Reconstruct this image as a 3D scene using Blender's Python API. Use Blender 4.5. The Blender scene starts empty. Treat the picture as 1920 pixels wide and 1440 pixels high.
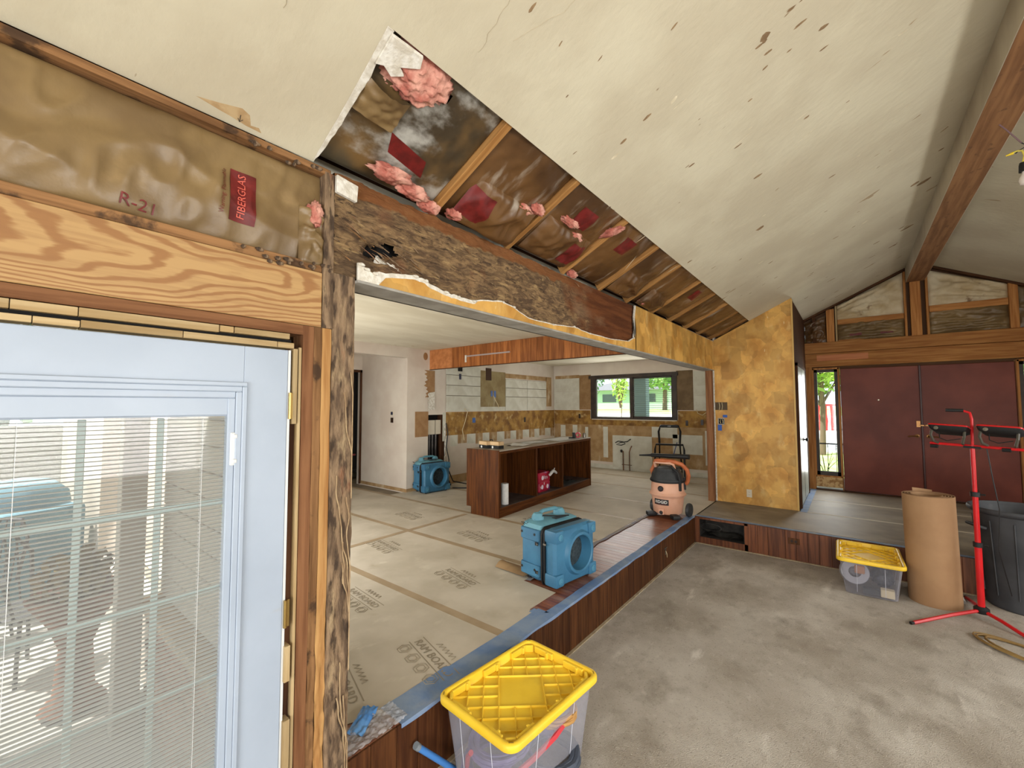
import bpy, bmesh, math, random
from mathutils import Vector, Matrix, noise
PI = math.pi
random.seed(7)
S = bpy.context.scene
COL = S.collection

# ---------------------------------------------------------------- camera
CAMH = 1.83
yaw, pitch, roll = .674088, .0502974, -.00233646
cy, sy, cp, sp = math.cos(yaw), math.sin(yaw), math.cos(pitch), math.sin(pitch)
fv = Vector((-sy*cp, cy*cp, sp)); rv = Vector((cy, sy, 0)); uv_ = rv.cross(fv)
cr, sr = math.cos(roll), math.sin(roll)
r2 = cr*rv + sr*uv_; u2 = -sr*rv + cr*uv_
cd = bpy.data.cameras.new('camera'); cam = bpy.data.objects.new('camera', cd); COL.objects.link(cam)
cd.sensor_width = 36; cd.lens = 794.86/1920*36; cd.clip_start = .02; cd.clip_end = 300
m = Matrix((r2, u2, -fv)).transposed().to_4x4(); m.translation = (0, 0, CAMH)
cam.matrix_world = m
S.camera = cam

# ---------------------------------------------------------------- world, sun, daylight through the windows, exposure
S.view_settings.view_transform = 'Standard'
S.view_settings.look = 'None'
S.view_settings.gamma = 1
S.view_settings.use_curve_mapping = False
S.view_settings.exposure = EXPOSURE = 0.35
w = bpy.data.worlds.new('sky'); S.world = w; w.use_nodes = True
bg = w.node_tree.nodes['Background']
bg.inputs[0].default_value = (.80, .92, 1.0, 1); bg.inputs[1].default_value = 1.7
sd = bpy.data.lights.new('sun', 'SUN'); sun = bpy.data.objects.new('sun', sd); COL.objects.link(sun)
sd.energy = 8.0; sd.angle = .01; sd.color = (1, .95, .86)
sun.rotation_euler = Vector((-.45, -.42, .9)).to_track_quat('Z', 'Y').to_euler()


def daylight(name, loc, rot, sx, sy_, e, col=(1, .98, .94)):
    l = bpy.data.lights.new(name, 'AREA'); l.shape = 'RECTANGLE'; l.size = sx; l.size_y = sy_; l.energy = e; l.color = col
    o = bpy.data.objects.new(name, l); COL.objects.link(o); o.location = loc; o.rotation_euler = rot
    return o


# panes that stand behind and to the right of the photographer, and the kitchen's patio door
daylight('daylight_right_window', (3.26, .6, 1.65), (0, PI/2-.35, 0), 1.5, 2.6, 135)
daylight('daylight_right_window', (3.26, 4.6, 1.65), (0, PI/2-.35, 0), 1.5, 1.8, 42)
daylight('daylight_back_window', (.7, -2.94, 1.35), (PI/2-.35, 0, 0), 2.6, 2.1, 150)
daylight('daylight_kitchen_door', (-4.7, 1.02, 1.4), (PI/2-.2, 0, 0), 2.2, 2.0, 62)
daylight('daylight_kitchen_window', (-3.9, 9.2, 2.0), (-PI/2, 0, 0), 1.9, .95, 20)
daylight('daylight_sidelight', (-.34, 9.2, 1.5), (-PI/2, 0, 0), .28, 1.7, 14)


# ---------------------------------------------------------------- helpers
def lin(c):
    return tuple((x/255/12.92 if x/255 <= .04045 else ((x/255+.055)/1.055)**2.4) for x in c)


class NT:
    def __init__(s, m):
        s.t = m.node_tree; s.n = s.t.nodes; s.l = s.t.links
    def new(s, ty, **kw):
        n = s.n.new(ty)
        for k, v in kw.items(): setattr(n, k, v)
        return n
    def set(s, n, i, v):
        if hasattr(v, 'is_output') or hasattr(v, 'links'): s.l.new(v, n.inputs[i])
        else: n.inputs[i].default_value = v
    def math(s, op, a, b=0.0, c=None):
        n = s.new('ShaderNodeMath', operation=op); s.set(n, 0, a); s.set(n, 1, b)
        if c is not None: s.set(n, 2, c)
        return n.outputs[0]
    def mapping(s, st=(1, 1, 1), loc=(0, 0, 0), src=None, rot=(0, 0, 0)):
        if src is None: src = s.new('ShaderNodeTexCoord').outputs['Object']
        n = s.new('ShaderNodeMapping'); s.l.new(src, n.inputs[0]); n.inputs['Scale'].default_value = st; n.inputs['Location'].default_value = loc; n.inputs['Rotation'].default_value = rot
        return n.outputs[0]
    def noise(s, vec, sc, det=4, rough=.55, dist=0):
        n = s.new('ShaderNodeTexNoise'); s.l.new(vec, n.inputs['Vector']); n.inputs['Scale'].default_value = sc
        n.inputs['Detail'].default_value = det; n.inputs['Roughness'].default_value = rough; n.inputs['Distortion'].default_value = dist
        return n.outputs[0]
    def ramp(s, fac, lo, hi):
        n = s.new('ShaderNodeMapRange'); s.l.new(fac, n.inputs[0]); n.inputs[1].default_value = lo; n.inputs[2].default_value = hi; n.clamp = True
        n.interpolation_type = 'SMOOTHSTEP'
        return n.outputs[0]
    def mix(s, f, a, b, mode='MIX'):
        n = s.new('ShaderNodeMix', data_type='RGBA', blend_type=mode)
        s.set(n, 0, f); s.set(n, 6, a if not isinstance(a, tuple) else (*a[:3], 1)); s.set(n, 7, b if not isinstance(b, tuple) else (*b[:3], 1))
        return n.outputs[2]


MATS = {}


def mat(name, c1, c2=None, sc=4, st=(1, 1, 1), lo=.35, hi=.65, det=4, rough=.7, bump=0, bsc=40, bst=(1, 1, 1), bdet=4,
        layers=(), metal=0, spec=.4, rnd=0, emit=0, rot=(0, 0, 0), dist=0, rvar=0, coat=0):
    if name in MATS: return MATS[name]
    m = bpy.data.materials.new(name); m.use_nodes = True; t = NT(m); b = t.n['Principled BSDF']
    col = lin(c1); col = (*col, 1)
    info = t.new('ShaderNodeObjectInfo')
    if c2 is not None or layers or bump or rnd:
        src = t.new('ShaderNodeTexCoord').outputs['Object']
        if rnd:
            va = t.new('ShaderNodeVectorMath', operation='ADD'); t.l.new(src, va.inputs[0])
            mm = t.math('MULTIPLY', info.outputs['Random'], 37.0)
            cx = t.new('ShaderNodeCombineXYZ')
            for i in range(3): t.l.new(mm, cx.inputs[i])
            t.l.new(cx.outputs[0], va.inputs[1]); src = va.outputs[0]
    if c2 is not None:
        f = t.ramp(t.noise(t.mapping(st, src=src, rot=rot), sc, det, dist=dist), lo, hi)
        col = t.mix(f, col, lin(c2))
    for L in layers:
        c, lsc, lst, llo, lhi = L[:5]
        f = t.ramp(t.noise(t.mapping(lst, loc=(lsc, 3.1, 1.7), src=src, rot=rot), lsc, L[5] if len(L) > 5 else 5), llo, lhi)
        if len(L) > 6: f = t.math('MULTIPLY', f, L[6])
        col = t.mix(f, col, lin(c))
    if rnd:
        k = t.math('MULTIPLY_ADD', info.outputs['Random'], 2*rnd, 1-rnd)
        hs = t.new('ShaderNodeHueSaturation'); t.set(hs, 'Color', col); t.l.new(k, hs.inputs['Value']); col = hs.outputs[0]
    t.set(b, 'Base Color', col); b.inputs['Roughness'].default_value = rough; b.inputs['Metallic'].default_value = metal
    b.inputs['Specular IOR Level'].default_value = spec
    b.inputs['Coat Weight'].default_value = coat
    if rvar: t.set(b, 'Roughness', t.math('MULTIPLY_ADD', t.noise(t.mapping((1, 1, 1), src=t.new('ShaderNodeTexCoord').outputs['Object']), 6), rvar, rough-rvar/2))
    if emit: t.set(b, 'Emission Color', col); b.inputs['Emission Strength'].default_value = emit
    if bump:
        bn = t.new('ShaderNodeBump'); bn.inputs['Strength'].default_value = 1; bn.inputs['Distance'].default_value = bump
        t.l.new(t.noise(t.mapping(bst, src=src), bsc, bdet), bn.inputs['Height']); t.l.new(bn.outputs[0], b.inputs['Normal'])
    MATS[name] = m
    return m


AX = {'x': (.06, 1, 1), 'y': (1, .06, 1), 'z': (1, 1, .06)}


def wood(kind, ax='z', **kw):
    """kinds: (light, dark grain, stain)"""
    K = dict(
        pine=((170, 132, 84), (142, 100, 58), .75), red=((132, 92, 62), (104, 68, 44), .75), pale=((180, 158, 120), (158, 132, 92), .75),
        old=((144, 106, 70), (102, 72, 46), .8), cherry=((88, 54, 30), (58, 32, 18), .45), orange=((150, 84, 42), (112, 58, 28), .45),
        island=((96, 54, 22), (64, 34, 14), .5), rafter=((172, 128, 76), (140, 98, 54), .75), dark=((88, 58, 38), (58, 37, 24), .8),
        plank=((118, 68, 44), (84, 44, 28), .3), gable=((184, 130, 76), (152, 98, 54), .7))
    a, b, r = K[kind]
    st = AX[ax]
    lay = [((60, 36, 22), 5, st, .62, .75, 5, .5)] if kind in ('pine', 'red', 'old', 'rafter', 'gable') else []
    if kind == 'old': lay.append(((60, 46, 36), 9, (1, 1, 1), .52, .62, 6, .85))
    if kind in ('orange', 'cherry', 'island'): lay.append(((40, 16, 8), 3, st, .5, .8, 4, .5))
    return mat('wood_%s_%s' % (kind, ax), a, b, sc=34, st=st, lo=.32, hi=.68, det=5, rough=r, bump=.0015, bsc=60, bst=st, layers=lay, rnd=.16 if kind not in ('island',) else 0, dist=.4, spec=.12)


class MB:
    def __init__(s): s.v = []; s.f = []
    def add(s, vs, fs):
        o = len(s.v); s.v += [tuple(p) for p in vs]; s.f += [tuple(i+o for i in f) for f in fs]; return s
    def box(s, x0, x1, y0, y1, z0, z1, M=None):
        vs = [Vector(p) for p in ((x0, y0, z0), (x1, y0, z0), (x1, y1, z0), (x0, y1, z0), (x0, y0, z1), (x1, y0, z1), (x1, y1, z1), (x0, y1, z1))]
        if M is not None: vs = [M @ p for p in vs]
        return s.add(vs, [(0, 3, 2, 1), (4, 5, 6, 7), (0, 1, 5, 4), (1, 2, 6, 5), (2, 3, 7, 6), (3, 0, 4, 7)])
    def cbox(s, c, d, M=None):
        x, y, z = c; a, b, e = d[0]/2, d[1]/2, d[2]/2
        return s.box(x-a, x+a, y-b, y+b, z-e, z+e, M)
    def tube(s, pts, r, n=8, closed=False, cap=True):
        P = [Vector(p) for p in pts]; N = len(P); rr = r if isinstance(r, (list, tuple)) else [r]*N
        rings = []; up = None
        for i, p in enumerate(P):
            if closed: d = P[(i+1) % N]-P[i-1]
            else: d = (P[min(i+1, N-1)]-P[max(i-1, 0)])
            d.normalize()
            if up is None:
                up = Vector((0, 0, 1)) if abs(d.z) < .9 else Vector((1, 0, 0))
            a = d.cross(up)
            if a.length < 1e-4: a = d.orthogonal()
            a.normalize(); b = a.cross(d).normalized(); up = b
            rings.append([p+(a*math.cos(2*PI*k/n)+b*math.sin(2*PI*k/n))*rr[i] for k in range(n)])
        vs = [q for R in rings for q in R]; fs = []
        for i in range(N if closed else N-1):
            j = (i+1) % N
            for k in range(n): fs.append((i*n+k, i*n+(k+1) % n, j*n+(k+1) % n, j*n+k))
        if cap and not closed: fs.append(tuple(range(n))[::-1]); fs.append(tuple((N-1)*n+k for k in range(n)))
        return s.add(vs, fs)
    def lathe(s, prof, n=32, c=(0, 0, 0), M=None, cap=False):
        vs = []; fs = []
        for r, z in prof:
            for k in range(n): vs.append(Vector((c[0]+r*math.cos(2*PI*k/n), c[1]+r*math.sin(2*PI*k/n), c[2]+z)))
        if M is not None: vs = [M @ p for p in vs]
        for i in range(len(prof)-1):
            for k in range(n): fs.append((i*n+k, i*n+(k+1) % n, (i+1)*n+(k+1) % n, (i+1)*n+k))
        if cap: fs.append(tuple(range(n))[::-1]); fs.append(tuple((len(prof)-1)*n+k for k in range(n)))
        return s.add(vs, fs)
    def prism(s, pts, h, M=None, base=0):
        """pts: 2-D outline in XY, extruded base..base+h along Z, then M"""
        n = len(pts); vs = [Vector((p[0], p[1], base)) for p in pts]+[Vector((p[0], p[1], base+h)) for p in pts]
        if M is not None: vs = [M @ p for p in vs]
        return s.add(vs, [tuple(range(n))[::-1], tuple(range(n, 2*n))]+[(i, (i+1) % n, n+(i+1) % n, n+i) for i in range(n)])
    def grid(s, fn, nu, nv):
        vs = [fn(i/nu, j/nv) for j in range(nv+1) for i in range(nu+1)]
        return s.add(vs, [(j*(nu+1)+i, j*(nu+1)+i+1, (j+1)*(nu+1)+i+1, (j+1)*(nu+1)+i) for j in range(nv) for i in range(nu)])
    def mesh(s, name, bevel=0, smooth=False, seg=1, fix=True):
        me = bpy.data.meshes.new(name); me.from_pydata(s.v, [], s.f)
        if bevel or fix:
            bm = bmesh.new(); bm.from_mesh(me)
            if fix: bmesh.ops.recalc_face_normals(bm, faces=bm.faces)
            if bevel:
                ed = [e for e in bm.edges if len(e.link_faces) == 2 and e.calc_face_angle(0) > .6]
                bmesh.ops.bevel(bm, geom=ed, offset=bevel, segments=seg, affect='EDGES', profile=.6, clamp_overlap=True)
            bm.to_mesh(me); bm.free()
        if smooth:
            for p in me.polygons: p.use_smooth = True
            if smooth != 2: me.set_sharp_from_angle(angle=.7)
        return me
    def done(s, name, mt, parent=None, loc=(0, 0, 0), rot=(0, 0, 0), bevel=0, smooth=False, seg=1, fix=True, **tags):
        me = s.mesh(name, bevel, smooth, seg, fix); me.materials.append(mt)
        return link(name, me, parent, loc, rot, **tags)


def link(name, me, parent=None, loc=(0, 0, 0), rot=(0, 0, 0), **tags):
    o = bpy.data.objects.new(name, me); COL.objects.link(o); o.parent = parent; o.location = loc; o.rotation_euler = rot
    for k, v in tags.items(): o[k] = v
    return o


def box(name, x0, x1, y0, y1, z0, z1, mt, parent=None, bevel=0, **tags):
    """origin at the box centre so that procedural grain runs through it"""
    c = ((x0+x1)/2, (y0+y1)/2, (z0+z1)/2)
    return MB().cbox((0, 0, 0), (x1-x0, y1-y0, z1-z0)).done(name, mt, parent, c, bevel=bevel, **tags)


def thing(name, label, cat, loc=(0, 0, 0), rz=0, group=None):
    o = bpy.data.objects.new(name, None); COL.objects.link(o); o.location = loc; o.rotation_euler = (0, 0, rz)
    o.empty_display_size = .1
    o['label'] = label; o['category'] = cat
    if group: o['group'] = group
    return o


def tag(o, label, cat, group=None):
    o['label'] = label; o['category'] = cat
    if group: o['group'] = group
    return o


def dup(root, loc, rz, label):
    r = root.copy(); COL.objects.link(r); r.location = loc; r.rotation_euler = (0, 0, rz); r['label'] = label
    for ch in list(root.children):
        c = ch.copy(); COL.objects.link(c); c.parent = r
        for g in ch.children:
            d = g.copy(); COL.objects.link(d); d.parent = c
    return r


def text_mesh(txt, size, extrude=0.0, align='CENTER'):
    cu = bpy.data.curves.new('lettering', 'FONT'); cu.body = txt; cu.size = size; cu.extrude = extrude
    cu.align_x = align; cu.align_y = 'CENTER'; cu.resolution_u = 2
    o = bpy.data.objects.new('lettering', cu); COL.objects.link(o)
    dg = bpy.context.evaluated_depsgraph_get(); me = bpy.data.meshes.new_from_object(o.evaluated_get(dg))
    bpy.data.objects.remove(o); bpy.data.curves.remove(cu)
    return me


def lettering(txt, size, mt, parent, M, name='lettering', extrude=0.0):
    me = text_mesh(txt, size, extrude); me.transform(M); me.materials.clear(); me.materials.append(mt)
    return link(name, me, parent)


def text_on(txt, size, mt, parent, fn, u0, v0, du, dv, ang=0, name='lettering'):
    """print that follows a surface fn(u,v); du,dv are metres per unit of u and v"""
    me = text_mesh(txt, size)
    c, s_ = math.cos(ang), math.sin(ang)
    for vt in me.vertices:
        x, y = vt.co.x*c-vt.co.y*s_, vt.co.x*s_+vt.co.y*c
        vt.co = fn(u0+x/du, v0+y/dv)
    me.materials.clear(); me.materials.append(mt)
    return link(name, me, parent)


def R3(ax, a): return Matrix.Rotation(a, 4, ax)
def T3(*p): return Matrix.Translation(p)


def nz(p, sc, seed=0): return noise.noise(Vector(p)*sc+Vector((seed*13.7, seed*5.1, seed*9.3)))


def crease(p, sc, seed=0):
    return 1-abs(nz(p, sc, seed))*3


def batt_fn(P, U, V, N, bulge=.03, wr=.012, seed=0, eps=0, csc=5):
    P, U, V, N = Vector(P), Vector(U), Vector(V), Vector(N).normalized()
    def fn(u, v):
        q = P+U*u+V*v
        e = max(0, 4*u*(1-u))**.5*max(0, 4*v*(1-v))**.4
        a = Vector((u*U.length, v*V.length, seed))
        d = bulge*e+wr*e*(max(crease((a.x*.6+.4*a.y, a.y*1.3, seed), csc, seed), -.3)+.5*max(crease((a.x*1.6, a.y-.5*a.x, seed+4), csc*1.7, seed+2), -.2))
        return q+N*(d+eps)
    return fn


def blocky(m, sc, st, amp=.35):
    """trowel-sized square patches of lighter and darker adhesive"""
    t = NT(m); b = t.n['Principled BSDF']; old = b.inputs['Base Color'].links[0].from_socket
    src = t.new('ShaderNodeTexCoord').outputs['Object']; f = None
    for k, s_ in enumerate((sc, sc*2.3)):
        va = t.new('ShaderNodeVectorMath', operation='MULTIPLY_ADD'); nn = t.new('ShaderNodeTexNoise'); nn.inputs['Scale'].default_value = 5; nn.inputs['Detail'].default_value = 5
        t.l.new(src, nn.inputs['Vector']); t.l.new(nn.outputs['Color'], va.inputs[0]); va.inputs[1].default_value = (.10, .10, .10); t.l.new(src, va.inputs[2])
        vo = t.new('ShaderNodeTexVoronoi', distance='CHEBYCHEV'); vo.inputs['Scale'].default_value = s_; t.l.new(t.mapping(st, (k*3.3, 1, 2), src=va.outputs[0]), vo.inputs['Vector'])
        sp_ = t.new('ShaderNodeSeparateColor'); t.l.new(vo.outputs['Color'], sp_.inputs[0]); f = sp_.outputs[0] if f is None else t.math('ADD', t.math('MULTIPLY', f, .6), t.math('MULTIPLY', sp_.outputs[0], .4))
    hs = t.new('ShaderNodeHueSaturation'); t.set(hs, 'Color', old); t.l.new(t.math('MULTIPLY_ADD', f, 2*amp, 1-amp), hs.inputs['Value']); t.l.new(hs.outputs[0], b.inputs['Base Color'])
    return m

# ================================================================= THE SETTING
W = -1.69; ST = .345; YS = 6.03; YF = 9.25; K = .49; ZE = 2.84; XR = .755
def zc(x): return ZE+K*(x-W)


def struct(name, mb, mt, **kw):
    o = mb.done(name, mt, **kw); o['kind'] = 'structure'; return o


paint = mat('ceiling_paint', (202, 194, 170), (190, 180, 156), sc=1.6, rough=.9, bump=.003, bsc=22, bst=(.5, 1, 1), layers=[((186, 172, 146), 2.2, (1, .35, 1), .6, .85, 6, .6), ((122, 96, 66), 13, (.35, 1, .35), .735, .76, 3), ((152, 128, 96), 7, (.3, 1, .3), .70, .715, 3, .8)])
white_wall = mat('white_wall_paint', (214, 204, 190), (202, 188, 174), sc=1.5, rough=.85, bump=.0008, bsc=60)
kceil_paint = mat('kitchen_ceiling_paint', (222, 216, 196), (208, 200, 178), sc=3, st=(1, .3, 1), rough=.9, bump=.001, bsc=30, layers=[((176, 140, 104), 5, (1, .4, 1), .70, .73, 4, .8)])
gyp = mat('torn_gypsum', (222, 218, 208), (196, 188, 172), sc=30, rough=.95, bump=.004, bsc=60)
mustard = blocky(mat('mustard_adhesive_board', (204, 158, 82), (178, 128, 58), sc=3.2, st=(1.3, 1.3, 1), lo=.38, hi=.66, det=6, rough=.5, bump=.0015, bsc=14,
              layers=[((216, 182, 118), 5, (1.6, 1.6, .8), .55, .75, 6, .6), ((148, 98, 46), 4.1, (1, 1, .8), .62, .78, 6, .6), ((214, 196, 150), 11, (2, 2, .5), .70, .74, 5, .8)]), 3.6, (1, 1, .8), .30)
grey_soffit = mat('grey_soffit_paint', (160, 156, 148), (140, 136, 128), sc=8, rough=.8)
kraft = mat('kraft_facing', (132, 108, 70), (106, 84, 54), sc=2.4, rough=.42, bump=.004, bsc=9, bdet=5, layers=[((176, 148, 104), 4, (1, 1, 1), .58, .8, 5, .6)], spec=.5)
kraft_dark = mat('kraft_facing_dark', (104, 72, 38), (70, 46, 24), sc=2.4, rough=.38, bump=.004, bsc=9, bdet=5, layers=[((182, 172, 156), 5, (.4, 2.2, 1), .56, .78, 8, .6)], spec=.5)
kraft_mold = mat('kraft_facing_moldy', (78, 70, 54), (112, 86, 50), sc=1.5, lo=.44, hi=.58, rough=.45, bump=.003, bsc=12, layers=[((40, 38, 32), 2.3, (1, 1, 1), .42, .6, 4, .8), ((196, 194, 186), 4.2, (1.2, .8, 1), .51, .68, 9, .75)], spec=.45)
pink = mat('pink_fibreglass', (214, 158, 140), (170, 98, 84), sc=9, lo=.4, hi=.62, rough=1, bump=.01, bsc=35, bdet=8)
redink = mat('red_print', (112, 28, 26), (88, 22, 20), sc=20, rough=.5)
pinkink = mat('faded_print', (206, 96, 80), rough=.6)
whiteish = mat('white_faced_batt', (214, 200, 170), (186, 164, 126), sc=2.4, rough=.6, bump=.008, bsc=7, layers=[((120, 84, 50), 5, (1, 1, 1), .62, .72, 5, .8)])
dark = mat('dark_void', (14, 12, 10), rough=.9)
blue_tape = mat('blue_painters_tape', (98, 126, 168), (128, 146, 170), sc=5, rough=.7, bump=.002, bsc=30, layers=[((166, 164, 158), 9, (1, .4, 1), .55, .8, 5, .6)])

# ---- floors
carpet_m = mat('dusty_carpet', (200, 192, 180), (170, 160, 146), sc=1.7, lo=.3, hi=.7, det=8, rough=1, spec=.1, bump=.012, bsc=160, bdet=3,
               layers=[((218, 211, 200), 2.6, (1, .6, 1), .52, .72, 9, .7), ((142, 132, 118), 2.9, (1, .7, 1), .52, .78, 10, .85), ((228, 221, 210), 6, (1, .3, 1), .62, .74, 9, .75), ((146, 136, 121), 11, (1, .8, 1), .50, .74, 9, .4), ((222, 214, 202), 17, (1, .6, 1), .56, .74, 9, .3), ((112, 103, 92), 70, (1, 1, 1), .56, .74, 4, .6), ((208, 201, 188), 100, (1, 1, 1), .58, .74, 3, .6)])
floor = struct('floor', MB().box(W+.0, 3.3, -3, YS, -.12, 0), carpet_m)
mb = MB().box(-9.2, W-.032, .95, YF+.2, -.12, ST-.02).box(W-.032, 3.3, YS+.34, YF+.2, -.12, ST-.02).box(W-.032, -1.64, YS+.032, YS+.34, -.12, ST-.02).box(-1.09, 3.3, YS+.032, YS+.34, -.12, ST-.02).box(-1.64, -1.09, YS+.032, YS+.34, ST-.026, ST-.02).box(-1.64, -1.09, YS+.032, YS+.34, -.12, .07)
platform_m = mat('platform_subfloor', (138, 126, 108), (118, 106, 90), sc=3, rough=.75, bump=.001, bsc=40)
platform = struct('floor', mb, platform_m)

# hardwood strip of the step, board by board
fl_w = [wood('plank', 'x')]
hard = mat('hardwood_step', (134, 82, 56), (96, 48, 30), sc=30, st=(.06, 1, 1), lo=.3, hi=.7, rough=.33, rnd=.16, bump=.0006, bsc=60, bst=(.06, 1, 1), spec=.5, layers=[((176, 164, 150), 4, (1, 1, 1), .5, .8, 6, .45)])
y = 1.0; prev = None
while y < 6.0:
    o = box('floor_board', -2.34, W-.012, y, y+.0795, ST-.019, ST-.001, hard, platform, bevel=.0015); y += .081
# protection sheets: rows that run away from the step, taped seams
ram = mat('floor_protection_board', (194, 184, 167), (178, 168, 150), sc=2, rough=.7, bump=.001, bsc=18, layers=[((150, 134, 108), 3, (1, 1, 1), .58, .78, 6, .5), ((206, 198, 180), 7, (1, .5, 1), .6, .72, 6, .5)])
seam = mat('seam_tape', (166, 146, 118), (154, 134, 106), sc=4, rough=.5)
ink = mat('grey_print', (142, 131, 111), rough=.8)
prot = thing('floor_protection', 'pale taped paperboard sheets with grey printing that cover the raised kitchen floor', 'floor protection', (-4, 3, ST))
ys = [1.02, 2.17, 3.23, 4.28, 5.33, 6.38, 7.43, 8.48, YF-.02]
def sheet_prism(pts, z0, z1, mt=ram):
    return MB().prism([(p[0]+4, p[1]-3) for p in pts], z1-z0, base=z0-ST).done('protection_sheet', mt, prot, bevel=0)
for i in range(8):
    a, b = ys[i], ys[i+1]
    R_ = [(-1.79, a), (-1.79, b)]
    if i == 1: R_ = [(-1.79, a), (-1.79, 2.52), (-1.88, 2.55), (-1.88, 2.9), (-2.22, 2.93), (-2.20, b)]
    if i in (2, 3): R_ = [(-2.21, a), (-2.23, b)]
    if i == 4: R_ = [(-2.23, a), (-2.24, b)]
    if i == 5: R_ = [(-2.24, a), (-2.24, 6.0), (W, 6.0), (W, b)]
    if i > 5: R_ = [(-1.80, a), (-1.80, b)]
    if i == 0: R_ = [(-1.79, 1.30), (-1.79, b)]; sheet_prism([(-7.35, a), (-1.93, a), (-1.87, 1.16)]+R_+[(-7.35, b)], ST, ST+.0015); continue
    xl = -5.98 if i >= 4 else (-7.35 if i < 3 else -6.05)
    sheet_prism([(xl, a)]+R_+[(xl, b)], ST, ST+.0015)
for i in range(1, 8):
    MB().box(-5.97+4 if i > 3 else -7.3+4, (-1.83 if i == 1 else (-2.24 if i < 6 else -1.82))+4, ys[i]-.034-3, ys[i]+.034-3, .0016, .0024).done('seam_tape', seam, prot)
MB().box(-4.2+4, -4.132+4, 1.1-3, 4.2-3, .0024, .0030).done('seam_tape', seam, prot)
def ramprint(x, y, a, s=1.0):
    M = T3(x+4, y-3, .0030) @ R3('Z', a)
    lettering('RAM BOARD', .085*s, ink, prot, M)
    lettering('RAM BOARD', .085*s, ink, prot, M @ T3(.003, .001, .0001))
    mb = MB()
    for yy in (.055, -.05): mb.box(-.26*s, .26*s, (yy-.003)*s, (yy+.003)*s, 0, .0004, M)
    for q in range(4):
        cx = (-.2+.133*q)*s
        for ra in (.05, .03): 
            pts = [(M @ Vector((cx+ra*s*math.cos(k*PI/3), -.11*s+ra*s*math.sin(k*PI/3), 0))) for k in range(6)]
            mb.tube(pts, .0022*s, 4, closed=True)
    mb.tube([M @ Vector((-.12*s+.015*k*s, (.085+.02*((k*7) % 3))*s, 0)) for k in range(16)], .0022*s, 4)
    mb.done('printed_emblem', ink, prot)
for q in ((-1.98, 1.72, -.26), (-3.0, 1.9, -.1), (-2.7, 2.65, -.2), (-3.9, 2.75, -.15), (-3.4, 3.6, -.2), (-2.2, 1.28, -.3), (-4.7, 3.7, -.1), (-4.9, 2.4, .1), (-2.9, 4.3, -.2), (-3.3, 1.35, 0)): ramprint(*q, s=.9)

# entry platform paper and its seams
paper = mat('grey_floor_paper', (140, 130, 112), (118, 110, 98), sc=2.5, rough=.6, bump=.001, bsc=20, layers=[((168, 160, 146), 4, (.3, 1, 1), .58, .75, 6, .6)])
ent = thing('floor_protection', 'grey dusty paper lying over the raised entry in front of the red doors', 'floor protection', (.8, 7.6, ST))
seam_l = mat('light_seam', (188, 178, 158), rough=.7)
for a, b in ((6.12, 7.18), (7.19, 8.2), (8.21, 9.2)):
    x0 = W+.02 if b < 7.19 else -.58
    MB().box(x0-.8, 3.2-.8, a-7.6, b-7.6, 0-.02, .0015).done('paper_sheet', paper, ent)
for yy in (7.19, 8.2): MB().box(-.56-.8, 3.2-.8, yy-.022-7.6, yy+.022-7.6, .0016, .003).done('seam_tape', seam_l, ent)

# carpet-level step faces: vertical boards one by one
trim_m = wood('cherry', 'z')
fas = struct('trim_1', MB().box(W-.03, W-.014, 1.0, YS+.02, 0, ST-.02), dark)
y = 1.0
while y < YS:
    wd = .098+.05*((int(y*97) % 5)/4); y1 = min(y+wd, YS)
    box('step_board', W-.014, W, y+.0012, y1-.0012, .004, ST-.002, trim_m, fas, bevel=.0015); y = y1
fas2 = struct('trim_2', MB().box(W, 3.3, YS+.014, YS+.03, 0, .02).box(-1.06, 3.3, YS+.014, YS+.03, 0, ST-.02), dark)
trim_o = wood('cherry', 'x')
tm = mat('wood_step_front', (116, 68, 40), (82, 44, 25), sc=34, st=(1, 1, .06), rough=.42, rnd=.2, bump=.001, bsc=60, bst=(1, 1, .06))
box('step_rail', W, -1.06, YS, YS+.014, .004, .085, tm, fas2, bevel=.001); box('step_rail', W, -1.06, YS, YS+.014, ST-.03, ST-.002, tm, fas2, bevel=.001)
box('step_stile', W, -1.63, YS, YS+.014, .085, ST-.03, tm, fas2, bevel=.001)
x = -1.10
while x < 3.3:
    wd = .11+.07*((int(x*89+400) % 5)/4); x1 = x+wd
    box('step_board', x+.0012, x1-.0012, YS, YS+.014, .004, ST-.002, tm, fas2, bevel=.0015); x = x1
vent = thing('floor_vent_opening', 'open duct cutout with bent dark grille in the step face below the wall corner', 'vent', (-1.37, YS+.02, .2))
ventm = mat('dusty_duct_metal', (70, 68, 64), (36, 34, 32), sc=9, rough=.6, metal=.4)
MB().box(-.26, .26, .28, .3, -.12, .12).box(-.26, .26, 0, .3, -.122, -.115).box(-.26, .26, 0, .3, .112, .119).box(-.265, -.26, 0, .3, -.12, .12).box(.26, .265, 0, .3, -.12, .12).done('duct_box', mat('duct_black', (34, 32, 30), (54, 50, 46), sc=12, rough=.8), vent)
MB().grid(lambda u, v: Vector((-.2+.42*u, .06+.14*v, -.1+.05*math.sin(u*PI)*v+.02*math.sin(9*u))), 16, 6).done('fallen_damper', ventm, vent, smooth=True)
MB().tube([(-.14+.05*math.cos(t)*2.6, .05, .01+.045*math.sin(t)) for t in [k*PI/8 for k in range(16)]], .006, 6, closed=True).done('duct_rim', ventm, vent)
outm = mat('almond_plastic', (206, 196, 176), rough=.4); outb = mat('brown_plastic', (44, 28, 20), rough=.4); steel = mat('zinc_steel', (150, 146, 138), (120, 116, 108), sc=30, rough=.35, metal=.9)
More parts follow.
